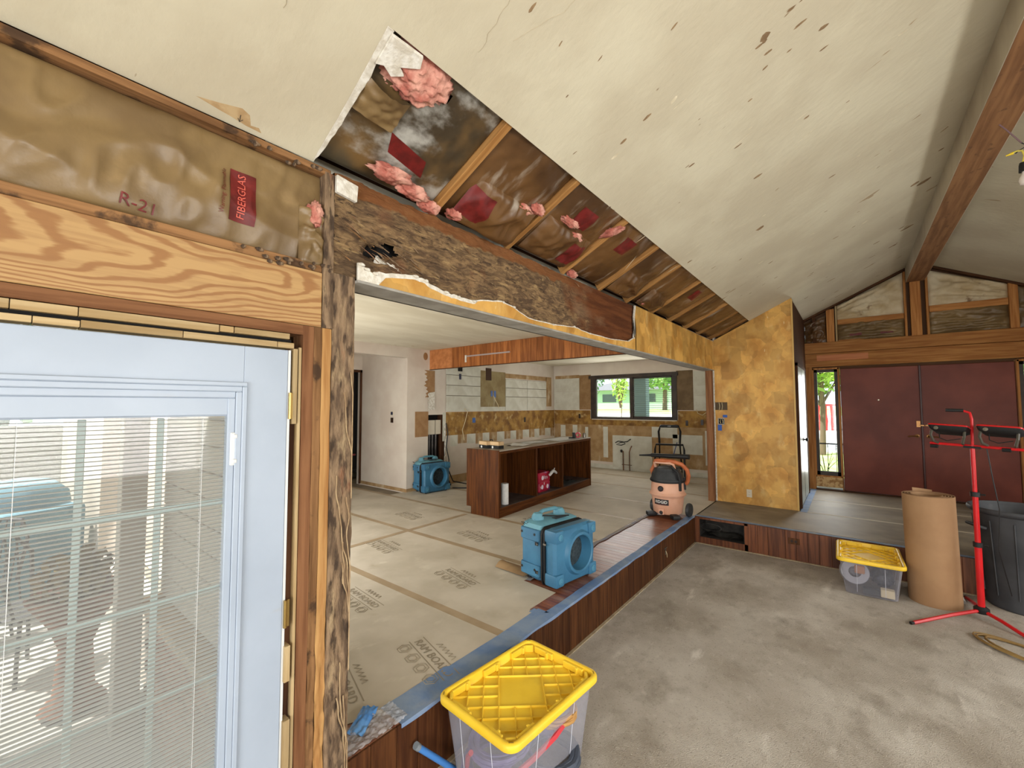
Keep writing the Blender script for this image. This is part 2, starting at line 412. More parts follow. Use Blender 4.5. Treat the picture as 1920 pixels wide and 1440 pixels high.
def outlet(label, loc, rot, face=outm, plate=True, box_m=None):
    t = thing('electrical_outlet', label, 'outlet', loc); t.rotation_euler = rot
    if plate: MB().box(-.035, .035, -.006, 0, -.057, .057).done('cover_plate', box_m or face, t, bevel=.002)
    for z in (.02, -.02):
        rc = MB().prism([(.016*math.cos(a), .014*math.sin(a)) for a in [k*PI/6 for k in range(12)]], .004, T3(0, -.006, z) @ R3('X', PI/2)).done('receptacle', face, t)
        MB().box(-.007, -.005, -.0115, -.010, z-.004, z+.005).box(.005, .007, -.0115, -.010, z-.004, z+.005).done('slot', dark, rc)
    return t
o = outlet('brown duplex outlet without plate set in the dark step boards right of the duct cutout', (-.58, YS, .225), (0, PI/2, 0), outb, True, wood('dark', 'x'))

# blue tape along the step edges
tp = thing('painters_tape', 'long strip of blue masking tape along the edge of the kitchen step', 'tape', (W, 3.5, ST))
def wob(y, a=.006): return a*nz((y*3, 1, 2), 1)
def tape_fn(y0, y1, xin):
    def f(u, v):
        y = y0+(y1-y0)*u; xi = xin(y); x = xi+(W+.004-xi)*v
        z = .0022+.0035*max(0, nz((x*9, y*7, 0), 1.3))
        if v > .999: z = .0015
        return Vector((x-W, y-3.5, z))
    return f
MB().grid(tape_fn(1.28, 2.60, lambda y: -1.835+wob(y)-.02*(y < 1.7)), 60, 6).done('tape_strip', blue_tape, tp, smooth=True)
MB().grid(tape_fn(2.55, YS, lambda y: -1.765+wob(y, .012)), 120, 5).done('tape_strip', blue_tape, tp, smooth=True)
MB().grid(lambda u, v: Vector((.0035+.001*v, 1.28+4.75*u-3.5, .0016-(.018+.012*nz((u*20, 0, 3), 1))*v)), 120, 2).done('tape_strip', blue_tape, tp, smooth=True)
MB().box(-.17, -.145, 2.52-3.5, 2.58-3.5, .002, .004).done('tape_strip', blue_tape, tp)
tp2 = thing('painters_tape', 'blue masking tape along the edge of the raised entry and beside the closet wall', 'tape', (1, YS, ST))
MB().grid(lambda u, v: Vector((W-1+5*u, -.004+(.075+.01*nz((u*30, 1, 1), 1))*v, .003+.002*max(0, nz((u*60, v*3, 0), 1)))), 120, 4).done('tape_strip', blue_tape, tp2, smooth=True)
MB().box(-.60-1, -.52-1, 7.15-YS, 9.2-YS, .0032, .0045).done('tape_strip', blue_tape, tp2)
dust_tape = mat('dusty_tape', (120, 122, 142), (142, 132, 118), sc=6, rough=.7)
tp3 = tag(MB().grid(lambda u, v: Vector((-2.215+wob(u*6, .02)+.05*v-2, -1.5+3.05*u, .004*v)), 80, 2).done('painters_tape', dust_tape, None, (2, 4.45, ST+.002), smooth=True), 'dusty purple-blue tape strip between floor sheets and the exposed hardwood', 'tape')

# ---- walls that close the room behind and to the right of the photographer
struct('wall_back', MB().box(W-.15, -.8, -3.12, -3, 0, 3.2).box(2.2, 3.42, -3.12, -3, 0, 3.2).box(-.8, 2.2, -3.12, -3, 2.5, 4.3).box(W-.15, 3.42, -3.12, -3, 2.9, 4.3), white_wall)
struct('wall_right', MB().box(3.3, 3.42, -3, YF+.2, 0, .95).box(3.3, 3.42, -3, YF+.2, 2.4, 3).box(3.3, 3.42, -3, -.8, .9, 2.4).box(3.3, 3.42, 2.0, 3.6, .9, 2.4).box(3.3, 3.42, 5.6, YF+.2, .9, 2.4), white_wall)
glassm = bpy.data.materials.new('window_glass'); glassm.use_nodes = True; t = NT(glassm); t.n.remove(t.n['Principled BSDF'])
tr = t.new('ShaderNodeBsdfTransparent'); gl = t.new('ShaderNodeBsdfGlossy'); gl.inputs['Roughness'].default_value = .03; fr = t.new('ShaderNodeFresnel'); fr.inputs[0].default_value = 1.45
mx = t.new('ShaderNodeMixShader'); t.l.new(fr.outputs[0], mx.inputs[0]); t.l.new(tr.outputs[0], mx.inputs[1]); t.l.new(gl.outputs[0], mx.inputs[2]); t.l.new(mx.outputs[0], t.n['Material Output'].inputs[0])
# back and right windows (behind the camera): frame + pane
fr_m = mat('white_window_vinyl', (204, 206, 206), rough=.4)
def plain_window(name, x0, x1, y0, y1, z0, z1, ax):
    mb = MB(); f = .05
    if ax == 'x': mb.box(x0, x1, y0, y1, z0, z0+f).box(x0, x1, y0, y1, z1-f, z1).box(x0, x1, y0, y0+f, z0, z1).box(x0, x1, y1-f, y1, z0, z1).box(x0, x1, (y0+y1)/2-.02, (y0+y1)/2+.02, z0, z1)
    else: mb.box(x0, x1, y0, y1, z0, z0+f).box(x0, x1, y0, y1, z1-f, z1).box(x0, x0+f, y0, y1, z0, z1).box(x1-f, x1, y0, y1, z0, z1).box((x0+x1)/2-.02, (x0+x1)/2+.02, y0, y1, z0, z1)
    o = struct(name, mb, fr_m)
    if ax == 'x': MB().box((x0+x1)/2, (x0+x1)/2+.004, y0, y1, z0, z1).done('pane', glassm, o)
    else: MB().box(x0, x1, (y0+y1)/2, (y0+y1)/2+.004, z0, z1).done('pane', glassm, o)
    return o
plain_window('window_4', 3.32, 3.38, -.8, 2.0, .95, 2.4, 'x'); plain_window('window_5', 3.32, 3.38, 3.6, 5.6, .95, 2.4, 'x'); plain_window('window_6', -.8, 2.2, -3.08, -3.02, .02, 2.5, 'y')

# ---- vaulted ceiling
ceil = MB()
def cslab(mb, poly, th=.013):
    v = [Vector((x, y, zc(x))) for x, y in poly]; n = Vector((-K, 0, 1)).normalized()*th
    k = len(v); mb.add(v+[p+n for p in v], [tuple(range(k))]+[tuple(range(2*k-1, k-1, -1))]+[(i, k+i, k+(i+1) % k, (i+1) % k) for i in range(k)])
random.seed(3)
def ragged(p, q, n, a):
    out = []
    for i in range(1, n):
        t_ = i/n; out.append((p[0]+(q[0]-p[0])*t_+random.uniform(-a, a)*.0, p[1]+(q[1]-p[1])*t_+random.uniform(-a, a)))
    return out
cut = [(W-.01, .819)]+ragged((W, .819), (-1.165, .822), 16, .006)+[(-1.165, .822)]
cslab(ceil, [(W-.01, -3)]+cut+[(-1.165, -3)])
cslab(ceil, [(-1.165, -3), (-1.165, .822), (-1.165, YF), (XR, YF), (XR, -3)])
zr = zc(XR)
ceil.add([(XR+.25, -3, zr), (XR+.25, YF, zr), (3.4, YF, zr-K*(3.4-XR-.25)), (3.4, -3, zr-K*(3.4-XR-.25)), (XR+.25, -3, zr+.013), (XR+.25, YF, zr+.013), (3.4, YF, zr+.013-K*(3.4-XR-.25)), (3.4, -3, zr+.013-K*(3.4-XR-.25))], [(0, 1, 2, 3), (7, 6, 5, 4), (0, 4, 5, 1), (1, 5, 6, 2), (2, 6, 7, 3), (3, 7, 4, 0)])
ceiling = struct('ceiling', ceil, paint)
deck = MB(); th = .19
deck.add([(W-.35, -3.2, zc(W-.35)+th), (XR+.12, -3.2, zc(XR+.12)+th), (XR+.12, YF+.4, zc(XR+.12)+th), (W-.35, YF+.4, zc(W-.35)+th)], [(0, 1, 2, 3)])
deck.add([(W-.35, -3.2, zc(W-.35)+th+.03), (XR+.12, -3.2, zc(XR+.12)+th+.03), (XR+.12, YF+.4, zc(XR+.12)+th+.03), (W-.35, YF+.4, zc(W-.35)+th+.03)], [(3, 2, 1, 0)])
z2 = zc(XR+.12)+th
deck.add([(XR+.12, -3.2, z2), (3.8, -3.2, z2-K*2.93), (3.8, YF+.4, z2-K*2.93), (XR+.12, YF+.4, z2)], [(0, 1, 2, 3)])
deck.done('roof_deck', wood('dark', 'y'), ceiling)
# ridge beam: painted sides, bare underside
rb = MB().box(XR, XR+.215, -3, YF, 3.795, zr+.02).done('ridge_beam', mat('ridge_wood', (146, 104, 66), (118, 80, 48), sc=24, st=(1, .06, 1), rough=.8, bump=.001, bsc=60, bst=(1, .1, 1), layers=[((84, 58, 38), 16, (1, .7, 1), .60, .70, 4, .6)]), ceiling)
MB().box(XR-.004, XR, -3, YF-.002, 3.797, zr-.001).done('painted_beam_side', mat('beam_side_paint', (196, 188, 170), (178, 168, 150), sc=2, rough=.85, bump=.0015, bsc=30, layers=[((120, 96, 74), 9, (1, .3, 1), .68, .73, 5, .8)]), ceiling)
MB().box(XR+.215, XR+.219, -3, YF-.002, 3.797, zr-.001).done('painted_beam_side', MATS['beam_side_paint'], ceiling)
# rafters of the opened strip
raf = wood('rafter', 'x'); ry = [1.455, 2.085, 2.76, 3.375, 3.95, 4.61, 5.22, 5.85, 6.46, 7.08]
slope = math.atan(K); sl = 1.15
for i, yy in enumerate(ry):
    c = Vector((-1.39, yy, zc(-1.39))); wd = .040
    o = MB().cbox((0, 0, 0), (sl*.62, wd, .14)).done('rafter', raf, ceiling, (c.x-.069*math.sin(slope), yy, c.z+.072), (0, -slope, 0), bevel=.002)
# paper-faced batts between the rafters; sagging, torn, printed
nrm = Vector((K, 0, -1)).normalized()
bays = [.80]+ry+[7.2]
for i in range(len(bays)-1):
    a, b = bays[i]+(.02 if i else .012), bays[i+1]-.022
    mt = kraft_mold if i == 0 else (kraft_dark if i > 1 else kraft_dark)
    up = Vector((0, 0, .055 if i else .05))
    P = Vector((W-.02, a, zc(W-.02)))+up; U = Vector((0, b-a, 0)); V = Vector((.62, 0, .62*K))
    fn = batt_fn(P, U, V, nrm, bulge=.035+.01*(i % 3), wr=.006 if i == 0 else .012, seed=i+1, csc=4)
    if i == 0:
        def hole(u, v, fn=fn):
            # the top corner is torn open and curls down
            return fn(u, v)
        nu, nv = 56, 56; vs = [fn(p/nu, q/nv) for q in range(nv+1) for p in range(nu+1)]; fs = []
        for q in range(nv):
            for p in range(nu):
                u, v = p/nu, q/nv
                e = ((u-.27)/.24)**2+((v-.72)/.13)**2+.35*nz((u*7, v*7, 1), 1)
                if e > 1: fs.append((q*(nu+1)+p, q*(nu+1)+p+1, (q+1)*(nu+1)+p+1, (q+1)*(nu+1)+p))
        MB().add(vs, fs).done('insulation_batt', mt, ceiling, smooth=2)
        MB().grid(lambda u, v: fn(.02+.52*u, .56+.30*v)+Vector((0, 0, .02-.05*math.sin(PI*u)*math.sin(PI*v)-.018*nz((u*9, v*9, 4), 1)-.008*nz((u*24, v*24, 4), 1))), 50, 40).done('insulation_wool', pink, ceiling, smooth=2)
        # curled tongue of torn paper
        MB().grid(lambda u, v: fn(.02+.30*u, .40+.20*v)+nrm*(.012+.05*math.sin(PI*u)*v+.012*nz((u*6, v*5, 8), 1))+Vector((0, 0, -.01)), 24, 16).done('torn_paper', kraft, ceiling, smooth=2)
        pr = batt_fn(P, U, V, nrm, bulge=.035, wr=.006, seed=1, csc=4, eps=.0012)
        MB().grid(lambda u, v: pr(.40+.34*u-.06*v, .26+.13*v-.06*u), 20, 20).done('printed_panel', redink, ceiling, smooth=2)
    else:
        MB().grid(fn, 40, 36).done('insulation_batt', mt, ceiling, smooth=2)
        pr = batt_fn(P, U, V, nrm, bulge=.035+.01*(i % 3), wr=.012, seed=i+1, csc=4, eps=.0015)
        if i in (2, 3, 6): MB().grid(lambda u, v: pr(.28+.28*u, .52+.2*v), 14, 14).done('printed_panel', redink, ceiling, smooth=2)
def lumpy(P, rx, ry_, rz, seed, n=3):
    bm = bmesh.new(); bmesh.ops.create_icosphere(bm, subdivisions=n+1, radius=1)
    vs = [(v.co.copy()) for v in bm.verts]; fs = [tuple(v.index for v in f.verts) for f in bm.faces]; bm.free()
    out = []
    for c in vs:
        k = 1+.35*nz(c, 2, seed)+.22*nz(c, 6, seed+3)+.16*nz(c, 15, seed+5)+.08*nz(c, 34, seed+6)
        out.append((P[0]+c.x*rx*k, P[1]+c.y*ry_*k, P[2]+c.z*rz*k))
    return out, fs
def lump(name, P, rx, ry_, rz, seed, mt, parent, n=3): return MB().add(*lumpy((0, 0, 0), rx, ry_, rz, seed, n)).done(name, mt, parent, P, smooth=2)
for k, (px, py, rx, ry_) in enumerate(((-1.60, 1.13, .05, .10), (-1.63, 1.27, .04, .09), (-1.66, 1.40, .04, .06), (-1.64, 1.56, .04, .05), (-1.5, 1.68, .04, .06), (-1.44, 1.9, .03, .09), (-1.4, 2.0, .03, .06), (-1.66, 2.83, .03, .06), (-1.36, 2.30, .03, .10), (-1.42, 2.45, .03, .10), (-1.28, 2.70, .10, .03), (-1.62, 4.15, .04, .08))):
    lump('insulation_tuft', (px, py, zc(px)-.004), rx, ry_, .028, k, pink, ceiling)
# sagging flaps of facing hanging below the rafters
for k, (P, U, V) in enumerate((((-1.66, 1.52, zc(-1.66)-.01), (0, .50, -.02), (.24, .02, .16)), ((-1.66, 2.14, zc(-1.66)+.01), (0, .55, 0), (.26, 0, .14)), ((-1.66, 3.42, zc(-1.66)+.01), (0, .46, 0), (.22, 0, .13)), ((-1.66, 4.05, zc(-1.66)+.0), (0, .46, 0), (.2, 0, .11)))):
    fn = batt_fn(P, U, V, nrm, bulge=.05, wr=.03, seed=20+k, csc=5)
    MB().grid(fn, 36, 24).done('torn_facing', kraft_dark, ceiling, smooth=2)
    if k < 2:
        f2 = batt_fn(P, U, V, nrm, bulge=.05, wr=.03, seed=20+k, csc=5, eps=.002)
        MB().grid(lambda u, v: f2(.0+.3*u if k == 0 else .6+.3*u, .2+.6*v), 14, 14).done('printed_panel', redink, ceiling, smooth=2)
# gypsum scraps at the corners of the cut and hanging paper patch
def scrap(name, pts, mt, parent, th=.01, drop=.004):
    n = len(pts); c = Vector((sum(p[0] for p in pts)/n, sum(p[1] for p in pts)/n, 0)); c.z = zc(c.x)
    lo = [Vector((x, y, zc(x)-drop-th))-c for x, y in pts]; hi = [Vector((x, y, zc(x)-drop))-c for x, y in pts]
    return MB().add(lo+hi, [tuple(range(n)), tuple(range(2*n-1, n-1, -1))]+[(i, n+i, n+(i+1) % n, (i+1) % n) for i in range(n)]).done(name, mt, parent, c, bevel=.002)
scrap('drywall_scrap', [(-1.17, .82), (-1.165, .95), (-1.20, .965), (-1.235, .90), (-1.25, .93), (-1.275, .89), (-1.26, .85), (-1.27, .822)], gyp, ceiling)
edge = [(-1.69, .815)]
for k in range(24): 
    t_ = (k+1)/24; edge.append((-1.69+.525*t_, .822+.012*abs(nz((k*.9, 2, 3), 1))+.012*math.sin(t_*PI)))
scrap('torn_edge', edge+[(-1.165, .800), (-1.35, .808), (-1.5, .812), (-1.69, .813)], gyp, ceiling, th=.003, drop=.0005)
scrap('torn_paper', [(-1.659, .406), (-1.645, .47), (-1.629, .532), (-1.640, .56), (-1.672, .574), (-1.668, .60), (-1.682, .614), (-1.680, .56), (-1.672, .51), (-1.668, .473)], mat('brown_paper_scar', (168, 138, 98), (188, 162, 122), sc=20, rough=.9), ceiling, th=.0006, drop=.0002)
mb = MB()
a0 = Vector((-1.652, .535, zc(-1.652)-.0014)); d0 = Vector((-.024, .004, -.024*K))
mb.tube([a0, a0+d0], .0012, 4).tube([a0+d0+Vector((.010, -.008, .005)), a0+d0, a0+d0+Vector((.011, .007, .0055))], .0012, 4)
mb.done('pencil_arrow', mat('pencil', (60, 56, 50), rough=.8), ceiling)
# brown scars and scrapes in the paint, real flakes missing
random.seed(31)
scar = MB(); scrape = MB()
def flake(mb, x, y, l, w_, seed, ang=0):
    n = 9; vs = []
    for i in range(n):
        a = 2*PI*i/n; r_ = 1+.55*nz((i*1.3, seed, 0), 1); dx = l*r_*math.cos(a); dy = w_*r_*math.sin(a); X = x+dx*math.cos(ang)-dy*math.sin(ang); Y = y+dx*math.sin(ang)+dy*math.cos(ang); vs.append((X, Y, zc(X)-.0006))
    mb.add(vs, [tuple(range(n))])
for i, (x, y, l, w_) in enumerate(((-.255, 2.215, .022, .022), (-.262, 2.24, .012, .008), (-.259, 2.324, .018, .008), (-.048, 2.613, .022, .006), (-.18, 2.43, .012, .005), (.544, 5.494, .035, .03), (.62, 5.582, .05, .035), (-.577, 4.233, .03, .028), (-.461, 3.362, .03, .014), (-.156, 3.097, .014, .008), (.672, 5.02, .02, .014), (-.128, 2.321, .03, .008), (.60, 6.9, .06, .03), (.5, 7.4, .05, .02))): flake(scar, x, y, l, w_, i, .1)
for i in range(95):
    x = random.uniform(-1.1, .7); y = random.uniform(1.0, 8.8)**1.0; l = random.uniform(.004, .02)*(1+y*.12); flake(scar if random.random() < .7 else scrape, x, y, l, l*random.uniform(.2, .5), i+50, random.gauss(0, .25))
for i in range(26):
    x = random.uniform(-1.6, .6); y = random.uniform(-.2, 4); flake(scrape, x, y, random.uniform(.03, .09), .003, i+200, random.gauss(0, .3))
scar.done('paint_scars', mat('scar_brown', (120, 96, 70), (150, 124, 92), sc=20, rough=1), ceiling, fix=False)['kind'] = 'stuff'
scrape.done('paint_scrapes', mat('scrape_pale', (224, 214, 188), (196, 184, 156), sc=20, rough=1), ceiling, fix=False)['kind'] = 'stuff'
# long hairline cracks
for k, (a, b) in enumerate((((-.97, .55), (-1.3, .52)), ((-.55, 1.05), (-1.05, 1.12)), ((-.35, 1.5), (-.95, 1.2)))):
    pts = []
    for i in range(26):
        t_ = i/25; x = a[0]+(b[0]-a[0])*t_; y = a[1]+(b[1]-a[1])*t_+.04*nz((i*.35, k*5, 0), 1); pts.append((x, y, zc(x)-.0002))
    MB().tube(pts, .0016, 4).done('ceiling_crack', mat('crack_shadow', (176, 164, 140), rough=1), ceiling)

# ---- LEFT WALL: framing, header, batts, patio door
fram = MB().box(-1.86, -1.83, -3, -.21, 0, 2.75).box(-1.86, -1.83, -.21, .76, 2.09, 2.75).box(-1.86, -1.83, .755, 1.0, 0, 2.75).box(W-.12, W-.01, -3, -.30, 0, 2.10)
wl = struct('wall_left', fram, mat('wall_sheathing', (120, 92, 62), (98, 72, 48), sc=9, rough=.9))
rot_m = mat('termite_rotten_wood', (138, 114, 88), (88, 70, 54), sc=34, st=(1, 1, .22), lo=.36, hi=.64, det=10, rough=.95, bump=.009, bsc=80, bst=(1, 1, .3), bdet=9,
            layers=[((158, 136, 104), 22, (1, 1, .3), .56, .7, 7, .8), ((56, 43, 33), 30, (1, 1, .3), .54, .64, 9, .85), ((146, 98, 70), 8, (1, 1, .3), .60, .7, 5, .6)])
# big flat-sawn header with cathedral grain
hm = bpy.data.materials.new('header_cathedral_grain'); hm.use_nodes = True; t = NT(hm); b = t.n['Principled BSDF']
src = t.new('ShaderNodeTexCoord').outputs['Object']
nzv = t.noise(t.mapping((1, 1.1, 3), src=src), 2.2, 2); nz2 = t.noise(t.mapping((1, 2.0, 14), src=src), 4, 3)
sx = t.new('ShaderNodeSeparateXYZ'); t.l.new(src, sx.inputs[0])
zz = t.math('ADD', sx.outputs[2], -.045)
par = t.math('MULTIPLY', t.math('MULTIPLY', zz, zz), 26.0)
f = t.math('ADD', t.math('ADD', t.math('MULTIPLY', sx.outputs[1], .55), par), t.math('ADD', t.math('MULTIPLY', nzv, .55), t.math('MULTIPLY', nz2, .06)))
s_ = t.math('SINE', t.math('MULTIPLY', f, 62.0)); g = t.ramp(s_, -.2, .9)
fine = t.ramp(t.noise(t.mapping((1, .04, 1), src=src), 90, 3), .4, .7)
c = t.mix(g, lin((174, 138, 88)), lin((144, 100, 55))); c = t.mix(t.math('MULTIPLY', fine, .35), c, lin((132, 90, 50)))
t.set(b, 'Base Color', c); b.inputs['Roughness'].default_value = .6
box('door_header', W-.1, W, -1.2, .861, 2.152, 2.378, hm, wl, bevel=.002)
box('header_plate', W-.1, W-.002, -1.2, .80, 2.112, 2.150, wood('red', 'y'), wl, bevel=.001)
# shims over the door, two rows of short pale pieces
for y0, y1 in ((-.6, .035), (.037, .16), (.162, .50), (.503, .545), (.548, .735)):
    box('shim', W-.06, W+.003+.004*random.random(), y0, y1, 2.083+.004*(y0 > .5), 2.108, wood('pale', 'y'), wl, bevel=.001)
box('shadow_gap', W-.05, W-.016, -.6, .75, 2.070, 2.086, dark, wl)
for y0, y1 in ((-.6, .075), (.077, .165), (.167, .40), (.402, .69), (.692, .752)):
    box('shim', W-.06, W+.006, y0, y1, 2.052, 2.073-.003*(y0 < .1), wood('pale', 'y'), wl, bevel=.001)
box('plate_strip', W-.1, W-.004, -1.2, .861, 2.380, 2.414, wood('old', 'y'), wl, bevel=.002)
box('top_plate', W-.1, W+.002, -1.2, .89, 2.800, 2.826, wood('old', 'y'), wl, bevel=.003)
for k in range(26): lump('frass_crumb', (W+.004, random.uniform(.55, .90), random.choice((2.80, 2.79, 2.385, 2.40))+random.uniform(-.012, .012)), .008, random.uniform(.006, .02), .008, k, rot_m, wl, n=1)
# studs right of the door
box('door_shim', W-.05, W+.004, .752, .768, 1.76, 2.052, wood('pale', 'z'), wl, bevel=.001)
box('door_shim', W-.05, W+.010, .742, .762, .80, .93, wood('pale', 'z'), wl, bevel=.001)
box('door_shim', W-.05, W+.010, .742, .766, .36, .66, wood('pale', 'z'), wl, bevel=.001)
box('shadow_gap', W-.1, W-.03, .74, .784, 0, 2.06, wood('dark', 'z'), wl)
box('jamb_edge', W-.1, W-.004, .775, .786, .0, 2.06, wood('pale', 'z'), wl, bevel=.001)
def rough_stud(name, y0, y1, z0, z1, mt, amp=.003, seed=0, dx=0.0, nz_=160, from_z=9, parent=wl):
    """a stud with its face on the wall plane, gnawed below from_z"""
    ny = 8; yc, zc_ = (y0+y1)/2, (z0+z1)/2
    def fn(u, v):
        yy = y0+(y1-y0)*u; z = z0+(z1-z0)*v
        dam = min(1, max(0, (from_z-z)*2.5+.4)) if from_z < 9 else 0
        e = 0 if 0 < u < 1 else -.001
        h = amp*(nz((yy*30, z*7, seed), 1, seed)+.5*nz((yy*90, z*22, seed), 1))
        h += dam*(-.012*abs(nz((yy*26, z*9, seed), 1, seed))-.010*max(0, nz((yy*60, z*30, seed), 1, seed)))
        wav = .003*nz((z*6, seed, 0), 1)*(1+dam) if u in (0, 1) else 0
        return Vector((dx+h+e, yy-yc+wav, z-zc_))
    mb = MB().grid(fn, ny, nz_)
    a = [fn(0, j/nz_) for j in range(nz_+1)]; bq = [fn(1, j/nz_) for j in range(nz_+1)]; o = len(mb.v); n = nz_+1
    mb.v += [tuple(p) for p in a]+[(-.085, p.y, p.z) for p in a]+[tuple(p) for p in bq]+[(-.085, p.y, p.z) for p in bq]
    for j in range(nz_):
        mb.f.append((o+j, o+j+1, o+n+j+1, o+n+j)); mb.f.append((o+2*n+j, o+3*n+j, o+3*n+j+1, o+2*n+j+1))
    mb.f.append((o, o+n, o+3*n, o+2*n)); mb.f.append((o+n-1, o+3*n-1, o+4*n-1, o+2*n-1))
    return mb.done(name, mt, parent, (W, yc, zc_), smooth=True)
box('stud', W-.09, W, -.30, -.262, 0, 2.112, wood('old', 'z'), wl, bevel=.002); box('stud', W-.09, W, -.258, -.22, 0, 2.112, wood('red', 'z'), wl, bevel=.002); box('jamb_edge', W-.1, W-.004, -.216, -.184, 0, 2.05, wood('pale', 'z'), wl, bevel=.001); box('stud', W-.09, W, -1.2, -.905, 2.38, 2.80, wood('old', 'z'), wl)
rough_stud('stud', .788, .831, 0, 2.150, wood('red', 'z'), .001, 1)
rough_stud('stud', .832, .864, 0, 2.150, wood('old', 'z'), .003, 2, from_z=1.0)
rough_stud('stud', .866, .905, 0, 2.15, wood('pine', 'z'), .0012, 3, from_z=1.02)
rough_stud('termite_eaten_post', .907, 1.006, 0, 2.39, rot_m, .007, 4, dx=.006, nz_=420, from_z=1.2)
rough_stud('termite_eaten_stud', .863, .906, 2.151, 2.81, rot_m, .006, 14, dx=.004, nz_=140)
mud = mat('mud_tube', (176, 152, 118), (146, 120, 90), sc=20, rough=1)
random.seed(11)
for k in range(9):
    z = random.uniform(.5, 2.0); yy = random.uniform(.93, .99); pts = []
    for i in range(26):
        pts.append((W+.012, min(1.0, max(.915, yy)), z)); z -= .018; yy += .009*nz((k*3.3, i*.25, 0), 1)+.002
    MB().tube(pts, [.0022+.0012*abs(nz((i, k, 0), .9)) for i in range(26)], 5).done('mud_tube', mud, wl)
# batt above the header
P = Vector((W-.045, -.9, 2.412)); fnb = lambda e=0: batt_fn(P, (0, 1.775, 0), (0, 0, .385), (1, 0, 0), bulge=.03, wr=.026, seed=9, csc=4.0, eps=e)
MB().grid(fnb(), 150, 50).done('insulation_batt', kraft, wl, smooth=2)
f2 = fnb(.0035)
MB().grid(lambda u, v: f2(.800+.048*u+.004*v, .20+.50*v), 24, 40).done('printed_panel', redink, wl, smooth=2)
f3 = fnb(.007)
text_on('FIBERGLAS', .036, pinkink, wl, f3, .823, .45, 1.775, .385, PI/2-.05)
text_on('Warning: Flammable', .02, redink, wl, f3, .789, .45, 1.775, .385, PI/2-.05)
text_on('R-21', .05, redink, wl, f3, .665, .1, 1.775, .385, -.1)
lump('insulation_tuft', (W-.01, .83, 2.62), .03, .03, .05, 3, pink, wl)
MB().grid(batt_fn((W-.02, .77, 2.40), (0, .1, 0), (0, 0, .24), (1, 0, 0), bulge=.02, wr=.03, seed=31, csc=9), 16, 30).done('torn_paper', kraft, wl, smooth=2)
# white plaster scrap on the beam end
MB().prism([(.0, .0), (.095, -.012), (.10, .062), (.05, .068), (.0, .075)], .02, Matrix(((0, 0, 1, W+.004), (1, 0, 0, .905), (0, 1, 0, 2.735), (0, 0, 0, 1)))).done('plaster_scrap', gyp, wl, bevel=.003)

# ---- HEADER BEAM over the kitchen opening (sound end red-brown, near end eaten to fibre)
bmt = bpy.data.materials.new('eaten_beam'); bmt.use_nodes = True; t = NT(bmt); b = t.n['Principled BSDF']
src = t.new('ShaderNodeTexCoord').outputs['Object']; sx = t.new('ShaderNodeSeparateXYZ'); t.l.new(src, sx.inputs[0])
st = (1, .3, 1)
base = t.mix(t.ramp(t.noise(t.mapping(st, src=src), 26, 8, .65, 1.2), .36, .64), lin((146, 118, 84)), lin((92, 72, 54)))
base = t.mix(t.math('MULTIPLY', t.ramp(t.noise(t.mapping((1, .5, 1), (7, 7, 7), src=src), 7, 8, .6, .5), .5, .66), .65), base, lin((74, 58, 46)))
base = t.mix(t.ramp(t.noise(t.mapping((1, .22, 1), src=src), 60, 8, .7, .6), .52, .66), base, lin((66, 52, 40)))
base = t.mix(t.math('MULTIPLY', t.ramp(t.noise(t.mapping((1, .25, 1), (4, 2, 1), src=src), 44, 8), .58, .68), .8), base, lin((168, 140, 98)))
base = t.mix(t.math('MULTIPLY', t.ramp(t.noise(t.mapping((1, 1, 1), (9, 2, 1), src=src), 3.0, 7), .60, .72), .6), base, lin((118, 78, 54)))
base = t.mix(t.math('MULTIPLY', t.ramp(t.math('ADD', sx.outputs[2], t.math('MULTIPLY', t.noise(t.mapping((1, 1, 1), (5, 5, 5), src=src), 9, 6), .09)), 2.80, 2.815), .85), base, lin((128, 80, 44)))
sound = t.mix(t.ramp(t.noise(t.mapping((1, .1, 1), src=src), 20, 6), .35, .65), lin((112, 66, 36)), lin((86, 48, 26)))
sound = t.mix(t.math('MULTIPLY', t.ramp(t.noise(t.mapping((1, .5, 1), (3, 3, 3), src=src), 3, 6), .55, .75), .6), sound, lin((150, 124, 96)))
k = t.ramp(t.math('ADD', sx.outputs[1], t.math('MULTIPLY', t.noise(t.mapping((1, 1, 1), src=src), 3, 6), 1.6)), 3.55, 3.95)
t.set(b, 'Base Color', t.mix(k, base, sound)); b.inputs['Roughness'].default_value = .9; b.inputs['Specular IOR Level'].default_value = .2
bn = t.new('ShaderNodeBump'); bn.inputs['Distance'].default_value = .012; t.l.new(t.noise(t.mapping((1, .25, 1), src=src), 55, 9, .7, .8), bn.inputs['Height']); t.l.new(bn.outputs[0], b.inputs['Normal'])
def hole_e(yy, z): return ((yy-1.16)/.115)**2+((z-2.555-.35*(yy-1.15))/.052)**2+.6*nz((yy*9, z*40, 7), 1)
def beam_h(yy, z):
    d = max(0., min(1., (3.3-yy)/.9))
    h = d*(.010*nz((yy*6, z*16, 0), 1)+.007*nz((yy*18, z*50, 2), 1)+.004*nz((yy*60, z*120, 5), 1)-.004)
    e = hole_e(yy, z)
    if e < 1.25: h -= .05*(1.25-e)
    return h
mb = MB(); y0, y1, za, zb = .907, 7.19, 2.392, 2.83; nu, nv = 420, 44
def bf(u, v):
    uu = u**1.5; yy = y0+(y1-y0)*uu; z = za+(zb-za)*v
    zt = z+(.010*nz((yy*14, 3, 1), 1)*max(0, min(1, (3.3-yy)))) if v > .999 else z
    return Vector((W+beam_h(yy, z), yy, zt))
mb.grid(bf, nu, nv)
mb.f = [f_ for f_ in mb.f if hole_e(sum(mb.v[i][1] for i in f_)/4, sum(mb.v[i][2] for i in f_)/4) > .55]
